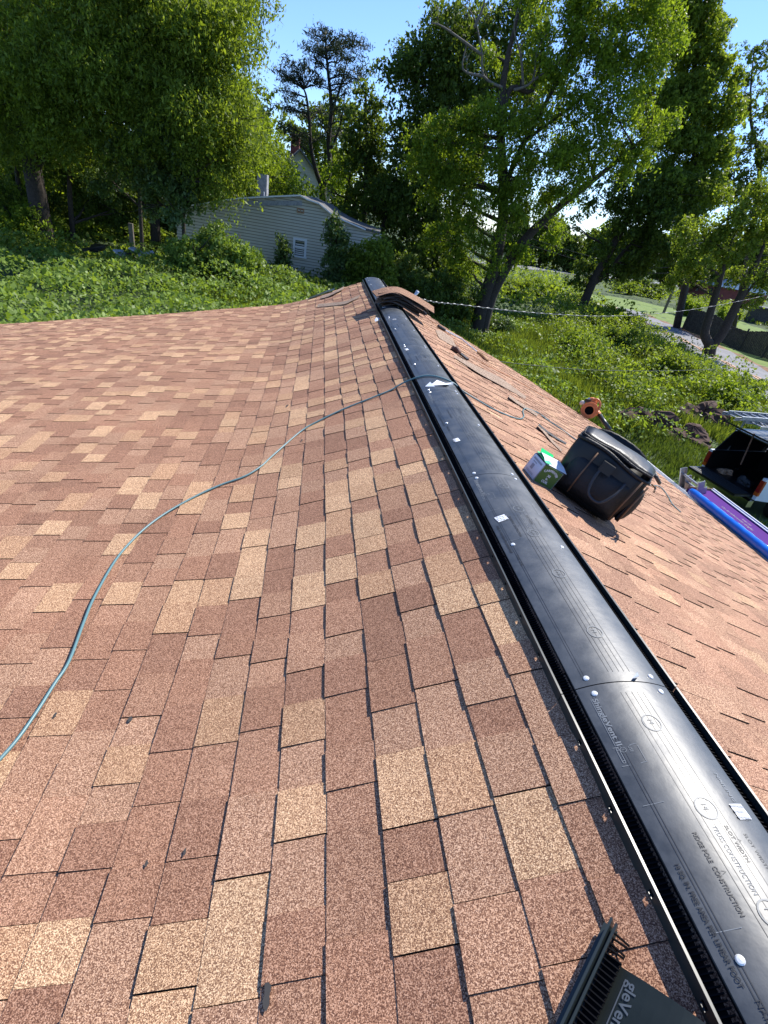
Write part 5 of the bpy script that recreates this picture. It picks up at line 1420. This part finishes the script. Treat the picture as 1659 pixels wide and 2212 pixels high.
tree('leaning_tree', [([trunk_to_ground(1262, 650, 46), G(1280, 610, 46), G(1330, 520, 46), G(1365, 450, 46), G(1400, 370, 46)], [.42, .36, .28, .22, .1]),
                       ([G(1285, 612, 46), G(1310, 590, 46), G(1350, 540, 46), G(1370, 520, 46)], [.2, .18, .14, .06])],
     [K(1330, 470, 46, 1.6, k=.7), K(1290, 420, 46, 1.8, k=.5), K(1370, 500, 46, 2.0), K(1400, 440, 46, 2.6), K(1440, 500, 45, 2.8), K(1400, 550, 45, 2.0), K(1450, 420, 46, 2.8), K(1480, 560, 44, 2.0), K(1360, 400, 46, 2.4), K(1310, 540, 46, 1.4, k=.6), K(1330, 590, 46, 1.5), K(1260, 590, 47, 1.6), K(1380, 580, 46, 1.5), K(1230, 480, 46, 1.3, k=.4)],
     'leaf_dark', 'dark tree leaning right between the maple and the road', dens=12, leaf=.26, twig=.8)
tree('ash_tree', [([trunk_to_ground(1500, 620, 48), G(1500, 500, 48), G(1500, 300, 48), G(1500, 100, 48)], [.35, .3, .2, .1])],
     [K(1450, 300, 48, 2.8), K(1500, 330, 48, 2.8), K(1480, 220, 48, 2.8), K(1520, 140, 48, 2.4), K(1480, 60, 48, 2.8), K(1540, 60, 48, 1.8), K(1500, -20, 48, 2.8), K(1540, 240, 48, 2.2), K(1560, 130, 48, 1.2), K(1430, 380, 47, 2.4), K(1490, 420, 47, 2.6), K(1540, 400, 47, 2.2), K(1420, 220, 48, 2.4), K(1545, 320, 48, 1.8), K(1580, 160, 48, 1.0), K(1450, -20, 48, 2.6)],
     'leaf_mid', 'tall ash tree standing behind the bright maple at upper right', dens=17, leaf=.26, twig=1.0, droop=.5)
YF = gnd(1532, 772).y
tree('forked_tree', [([trunk_to_ground(1528, 778, YF), G(1535, 745, YF)], [.46, .42]),
                      ([G(1535, 748, YF), G(1522, 722, YF), G(1530, 690, YF), G(1545, 640, YF), G(1562, 580, YF), G(1580, 520, YF)], [.34, .30, .27, .22, .16, .07]),
                      ([G(1537, 748, YF), G(1560, 720, YF), G(1595, 650, YF), G(1625, 590, YF), G(1650, 530, YF)], [.34, .32, .26, .19, .09]),
                      ([G(1560, 720, YF), G(1574, 706, YF)], [.24, .22]), ([G(1600, 650, YF), G(1640, 600, YF), G(1690, 550, YF)], [.09, .07, .04])],
     [K(1500, 560, YF, 1.3), K(1550, 540, YF, 1.5), K(1600, 520, YF, 1.6), K(1650, 500, YF, 1.8), K(1470, 600, YF+1, 1.0), K(1520, 600, YF, .9), K(1600, 590, YF, 1.2), K(1650, 600, YF, 1.0), K(1570, 470, YF, 1.5), K(1640, 430, YF, 1.8), K(1500, 500, YF, 1.4), K(1700, 560, YF, 1.8), K(1610, 660, YF, .5), K(1635, 640, YF, .7)],
     'leaf_mid', 'fork trunked tree at the roadside on the right', dens=15, leaf=.2, twig=.7)
tree('thin_tree', [([trunk_to_ground(1660, 560, 52), G(1640, 400, 52), G(1620, 250, 52), G(1630, 100, 52)], [.25, .2, .1, .03])],
     [K(1640, 130, 52, 1.8, k=.5), K(1610, 200, 52, 1.3, k=.5), K(1650, 230, 52, 2.2, k=.6), K(1600, 310, 52, 2.0, k=.5), K(1650, 340, 52, 2.4, k=.8), K(1590, 400, 52, 2.2), K(1650, 430, 52, 2.6), K(1570, 200, 52, 1.2, k=.4)],
     'leaf_dark', 'sparse thin tree against the sky at the right edge', dens=11, leaf=.26, twig=.8)
# distant trees closing the view
gi = 0
for px, py, Y, a, h, mt_ in [(1180, 520, 120, 6, 8, 'leaf_mid'), (1230, 545, 115, 4, 5, 'leaf_dark'), (1290, 540, 120, 6, 7, 'leaf_mid'), (1370, 545, 115, 6, 8, 'leaf_dark'), (1450, 555, 110, 6, 8, 'leaf_mid'), (1540, 560, 105, 6, 9, 'leaf_dark'), (1630, 560, 100, 7, 10, 'leaf_mid'), (1110, 520, 120, 6, 8, 'leaf_dark')]:
    gi += 1; simple_tree(px, py, Y, a, h, mt_, ['distant tree just right of the maple trunk', 'small dark distant tree above the white rail fence', 'distant tree behind the leaning tree', 'dark distant tree above the hedge', 'distant tree above the utility pole', 'dark distant tree above the pale roof', 'tall distant tree at the right edge behind the garden', 'dark distant tree seen through the maple crown'][gi-1], dens=4, leaf=.55, group='distant trees beyond the fields', name='distant_tree')

# ---- shrubs
def shrub(px, py, Y, rx, rz, mt, label, n=6, dens=40, leaf=.15, name='shrub', h0=None, twig=.4):
    c = atY(px, py, Y); g_ = gz(c.x, c.y); cl = []
    for i in range(n):
        a = i*2.4; cl.append(((c.x+math.cos(a)*rx*.55, c.y+math.sin(a)*rx*.4, g_+rz*(.35+.5*((i*7) % n)/n)), (rx*.6, rx*.6, rz*.5), 1))
    tree(name, [([(c.x, c.y, g_-.1), (c.x, c.y, g_+rz*.7)], [.05, .02])], cl, mt, label, dens=dens, leaf=leaf, twig=twig, cat='shrub', droop=.15)
def shrub_at(px, py, rx, rz, *a, **k):
    p = gnd(px, py); shrub(px, py, p.y, rx, rz, *a, **k)
for i_, (px_, py_, rx_, rz_, m_t, lb_) in enumerate([(-20, 520, 2.0, 2.4, 'leaf_mid', 'leafy understory bush at the left picture edge below the canopy'), (60, 540, 1.6, 1.5, 'leaf_bright', 'low bright bush in front of the leaning trunk at left'), (170, 500, 1.8, 1.6, 'grass', 'sunlit grassy tuft in the clearing between the left trunks'),
        (250, 520, 1.8, 2.6, 'leaf_dark', 'dark bush beside the grey post'), (330, 505, 2.0, 3.4, 'leaf_mid', 'tall bush joining the canopy to the vines at left centre'), (400, 500, 1.7, 3.2, 'leaf_gloss', 'tall glossy bush left of the grey house wall'), (120, 470, 2.4, 3.2, 'leaf_dark', 'dark bush behind the leaning trunk'), (10, 470, 2.6, 4.0, 'leaf_dark', 'large dark bush behind the left understory'), (445, 470, 1.3, 2.6, 'leaf_mid', 'leafy bush against the left end of the siding')]):
    shrub_at(px_, py_, rx_, rz_, m_t, lb_, n=9, dens=34, leaf=.13, name='bush', twig=.5)
shrub(490, 560, 23.5, 1.6, 1.9, 'leaf_vine', 'rounded vine covered mound against the grey house wall', n=11, dens=42, leaf=.13, twig=.3)
shrub(425, 560, 23.0, 1.5, 1.8, 'leaf_vine', 'lower vine mound left of the rounded one by the house', n=8, dens=40, leaf=.13, twig=.3)
shrub(611, 560, 28.3, .20, 1.8, 'leaf_gloss', 'narrow climbing vine beside the house window', n=6, dens=130, leaf=.13, name='climbing_vine', twig=.25)
shrub(727, 560, 27.2, .42, 3.0, 'leaf_gloss', 'upright sapling against the middle of the siding', n=8, dens=90, leaf=.14, name='sapling', twig=.3)
shrub(775, 560, 27.4, .75, 2.3, 'leaf_mid', 'spreading sapling at the right corner of the grey house', n=9, dens=50, leaf=.15, name='sapling', twig=.35)
shrub(822, 560, 26.6, .75, 2.9, 'leaf_mid', 'tall leafy sapling just past the house corner', n=8, dens=50, leaf=.15, name='sapling', twig=.4)
shrub_at(1110, 650, 1.3, 1.6, 'leaf_mid', 'bushy shrub right of the forked maple trunk', n=9, dens=30, leaf=.15)
shrub_at(1165, 650, 1.5, 1.8, 'leaf_bright', 'light green shrub below the leaning limb', n=9, dens=26, leaf=.15)
shrub_at(1235, 665, 1.8, 1.1, 'leaf_dark', 'dark shrub at the foot of the leaning tree', n=9, dens=26, leaf=.16)
shrub_at(1305, 690, 1.5, 1.0, 'leaf_mid', 'mid green shrub between leaning tree and road', n=9, dens=28, leaf=.16)
shrub_at(1395, 640, 2.8, 2.0, 'leaf_dark', 'broad dark hedge bush before the white rail', n=10, dens=16, leaf=.22)
shrub_at(1345, 634, 2.0, 1.8, 'leaf_mid', 'rounded bush left end of the hedge', n=9, dens=16, leaf=.22)
shrub_at(1478, 682, 1.5, 1.8, 'leaf_bright', 'bright bush right beside the utility pole', n=8, dens=22, leaf=.2)
shrub_at(1565, 700, 1.3, 1.4, 'leaf_bright', 'bright bush behind the board fence', n=8, dens=22, leaf=.2)
shrub_at(1290, 715, 1.6, 1.1, 'leaf_mid', 'leafy mound hiding the far end of the road', n=9, dens=44, leaf=.13)
shrub_at(1345, 712, 1.3, 1.2, 'leaf_bright', 'bright leafy mound at the near road edge', n=9, dens=44, leaf=.13)
shrub_at(1440, 815, 1.3, 1.1, 'leaf_mid', 'tall weed clump left of the forked tree', n=9, dens=44, leaf=.13)
shrub_at(1250, 760, 1.2, .8, 'leaf_bright', 'loose weed clump under the thin wire', n=9, dens=44, leaf=.12)
shrub_at(1560, 880, 1.1, .9, 'leaf_bright', 'weed clump just above the rack ladders', n=9, dens=44, leaf=.12)
shrub_at(1320, 745, 1.3, .9, 'leaf_mid', 'weedy mound in the middle of the field', n=9, dens=44, leaf=.13)
shrub_at(1400, 790, 1.3, .9, 'grass', 'grassy mound beside the road', n=9, dens=44, leaf=.14)
shrub_at(1500, 822, 1.2, .8, 'leaf_vine', 'vine tangle around the foot of the forked tree', n=9, dens=44, leaf=.12)
shrub_at(1590, 850, 1.2, .9, 'leaf_mid', 'weedy bush behind the truck ladders', n=9, dens=44, leaf=.13)
shrub_at(1080, 720, .8, .8, 'leaf_gloss', 'small glossy bush near the cable and maple foot', n=6, dens=60, leaf=.11)
shrub(900, 600, 30, 2.2, 2.4, 'leaf_dark', 'dark undergrowth bush beyond the ridge end', n=9, dens=22, leaf=.18)
shrub(960, 600, 31, 2.2, 2.2, 'leaf_dark', 'dark undergrowth bush left of the maple trunk', n=9, dens=22, leaf=.18)
# ---- ground cover (nobody could count it)
def scatter(name, X0, X1, Y0_, Y1_, dens, size, mt, hmax, label, mask, blade=False, droop=.2, lump_s=.55, aspect=1.5):
    n = int((X1-X0)*(Y1_-Y0_)*dens); x = rng.uniform(X0, X1, n); y = Y0_+(Y1_-Y0_)*rng.random(n)
    k = mask(x, y); x, y = x[k], y[k]
    g_ = np.array([gz(a, b_) for a, b_ in zip(x, y)])
    lum = .5+.5*np.sin(x*lump_s*2.1+np.sin(y*.9)*1.7)*np.sin(y*lump_s*1.7+np.cos(x*.8)*1.5); lum = .35+.65*lum
    hh = hmax*lum
    if blade:
        nb = len(x); h = hh*rng.uniform(.5, 1.1, nb); a = rng.uniform(0, 6.28, nb); lean = rng.normal(0, .28, (nb, 2))
        w2 = size*.5
        base = np.stack([x, y, g_], 1); tip = base+np.stack([lean[:, 0]*h, lean[:, 1]*h, h], 1); mid = base+(tip-base)*.55+np.stack([0*h, 0*h, h*.06], 1)
        s = np.stack([np.cos(a), np.sin(a), 0*a], 1)*w2
        V = np.stack([base-s, base+s, mid+s*.8, tip, mid-s*.8], 1).reshape(-1, 3); Fc = np.arange(5*nb).reshape(-1, 5); t = 5; m = nb
    else:
        z = g_+hh*(1-rng.random(len(x))**2.2*.8); Q = np.stack([x, y, z], 1); V, Fc = leaves(Q, size, droop, aspect, 1.1); t = 4; m = len(Q)
    tint = np.repeat(np.clip(rng.normal(.5, .25, m), 0, 1), t)
    o = mesh(name, V, Fc, M[mt], attr=tint); tag(o, label, 'ground cover', kind='stuff'); tree.total += m
def inview(x, y, m=60, ymax=1100):
    v = np.stack([x, y, np.full_like(x, -3.0)], 1)-np.array(CP); z = v@np.array(fw); px = IW/2+F*(v@np.array(CX))/z; py = IH/2+F*(v@np.array(CYD))/z
    return (z > 0)&(px > -m)&(px < IW+m)&(py < ymax)&(py > 380)
RCn = np.array([nr.x, nr.y]); RC0 = np.array([rc.x, rc.y])
def roaddist(x, y): return (x-RC0[0])*RCn[0]+(y-RC0[1])*RCn[1]
def offroad(x, y): return roaddist(x, y) < -RW/2-.3
def nohouse(x, y):
    s = (x-NR.x)*fd.x+(y-NR.y)*fd.y; d = (x-NR.x)*fn.x+(y-NR.y)*fn.y
    return ~((s > smin-.3)&(s < smax)&(d < .15)&(d > -8))
TKc = np.array([tc_.x, tc_.y])
HEAPS = [gnd(1392, 918), gnd(1512, 908), gnd(1486, 948), gnd(1470, 905)]
def noheap(x, y):
    k = np.ones(len(x), bool)
    for h in HEAPS: k &= ((x-h.x)**2+(y-h.y)**2 > 1.0**2)
    return k
def notruck(x, y): 
    a = (x-TKc[0])*fwd.x+(y-TKc[1])*fwd.y; s = (x-TKc[0])*sd_.x+(y-TKc[1])*sd_.y
    return ~((a > -.9)&(a < 6)&(np.abs(s) < 1.2))
scatter('vine_cover', -26, 4.0, 9.2, 25.5, 190, .115, 'leaf_vine', 1.25, 'dense leafy vines covering the ground beyond the left roof edge', lambda x, y: inview(x, y)&nohouse(x, y)&(x < 4-(y-9)*.05)&(y < 25), lump_s=.6)
scatter('vine_cover', -34, 4.0, 24, 46, 45, .17, 'leaf_mid', 1.0, 'shaded undergrowth under the left trees', lambda x, y: inview(x, y)&nohouse(x, y), lump_s=.4)
scatter('tall_grass', -6, 6, 20, 29, 150, .04, 'grass', .8, 'tall grass in front of the neighbouring house', lambda x, y: inview(x, y)&nohouse(x, y)&(x > -5+(y-20)*.1), blade=True)
scatter('meadow_grass', 3.5, 30, 8.5, 40, 120, .045, 'grass', .75, 'tall meadow grass right of the house down to the road', lambda x, y: inview(x, y)&offroad(x, y)&notruck(x, y)&noheap(x, y)&((y > 16)|(x > 14)), blade=True, lump_s=.5)
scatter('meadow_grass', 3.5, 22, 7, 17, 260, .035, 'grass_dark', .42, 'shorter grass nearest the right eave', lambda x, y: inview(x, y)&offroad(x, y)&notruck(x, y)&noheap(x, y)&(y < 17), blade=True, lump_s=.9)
scatter('field_weeds', 5, 32, 15, 42, 60, .13, 'leaf_vine', .95, 'leafy weeds mixed through the meadow', lambda x, y: inview(x, y)&offroad(x, y)&notruck(x, y)&noheap(x, y)&(np.sin(x*.9+1)*np.sin(y*.7) > -.15), lump_s=.7)
scatter('field_weeds', 28, 70, 36, 110, 6, .35, 'grass', .5, 'rough grass of the far fields', lambda x, y: inview(x, y)&(roaddist(x, y) > RW/2+19), lump_s=.2)
scatter('red_weeds', -2.2, 3.6, 26.0, 28.6, 120, .11, 'weedred', .55, 'reddish weeds along the foot of the grey house', lambda x, y: nohouse(x, y)&(((x-NR.x)*fn.x+(y-NR.y)*fn.y) < .8), droop=-.3)
scatter('roadside_brush', 8, 34, 13, 42, 110, .14, 'leaf_mid', 1.7, 'taller leafy brush between the meadow and the road', lambda x, y: inview(x, y)&offroad(x, y)&notruck(x, y)&noheap(x, y)&(y > 17.5)&(roaddist(x, y) > -13)&(np.sin(x*1.1+.5*y)*np.sin(y*.8+1) > -.1), lump_s=1.0)
scatter('field_thicket', 10, 60, 38, 78, 16, .26, 'leaf_mid', 2.2, 'rank weeds and brush filling the far field behind the maple', lambda x, y: inview(x, y)&((roaddist(x, y) < -RW/2-1)|((x-rc.x)*dr.x+(y-rc.y)*dr.y > RE+16)), lump_s=.35)
# pale post and junk in the vines at left
pj = atY(287, 540, 27)
tag(MB().box((pj.x, pj.y, gz(pj.x, pj.y)+.8), (.18, .14, 1.7)).build('fence_post', M['pole']), 'grey upright post in the shade beyond the left vines', 'post')
jk = atY(262, 575, 22.5); jz = gz(jk.x, jk.y)
jo = empty('scrap_pile', (jk.x, jk.y, jz), 'half buried grey scrap metal heap in the left vines', 'scrap pile')
rr = random.Random(21)
for i in range(7):
    a = rr.uniform(0, 3); c = Vector((jk.x+rr.uniform(-1.1, 1.1), jk.y+rr.uniform(-.3, .3), jz+.9+rr.uniform(.0, .35)))
    MB().box(c, (rr.uniform(.4, .9), rr.uniform(.3, .5), .06), (Vector((math.cos(a), math.sin(a), .3)).normalized(), Vector((-math.sin(a), math.cos(a), 0)), Vector((-.3*math.cos(a), -.3*math.sin(a), 1)).normalized())).build('sheet', M['grey_metal'] if i % 2 else M['blackpaint'], jo)
print('leaves', tree.total)
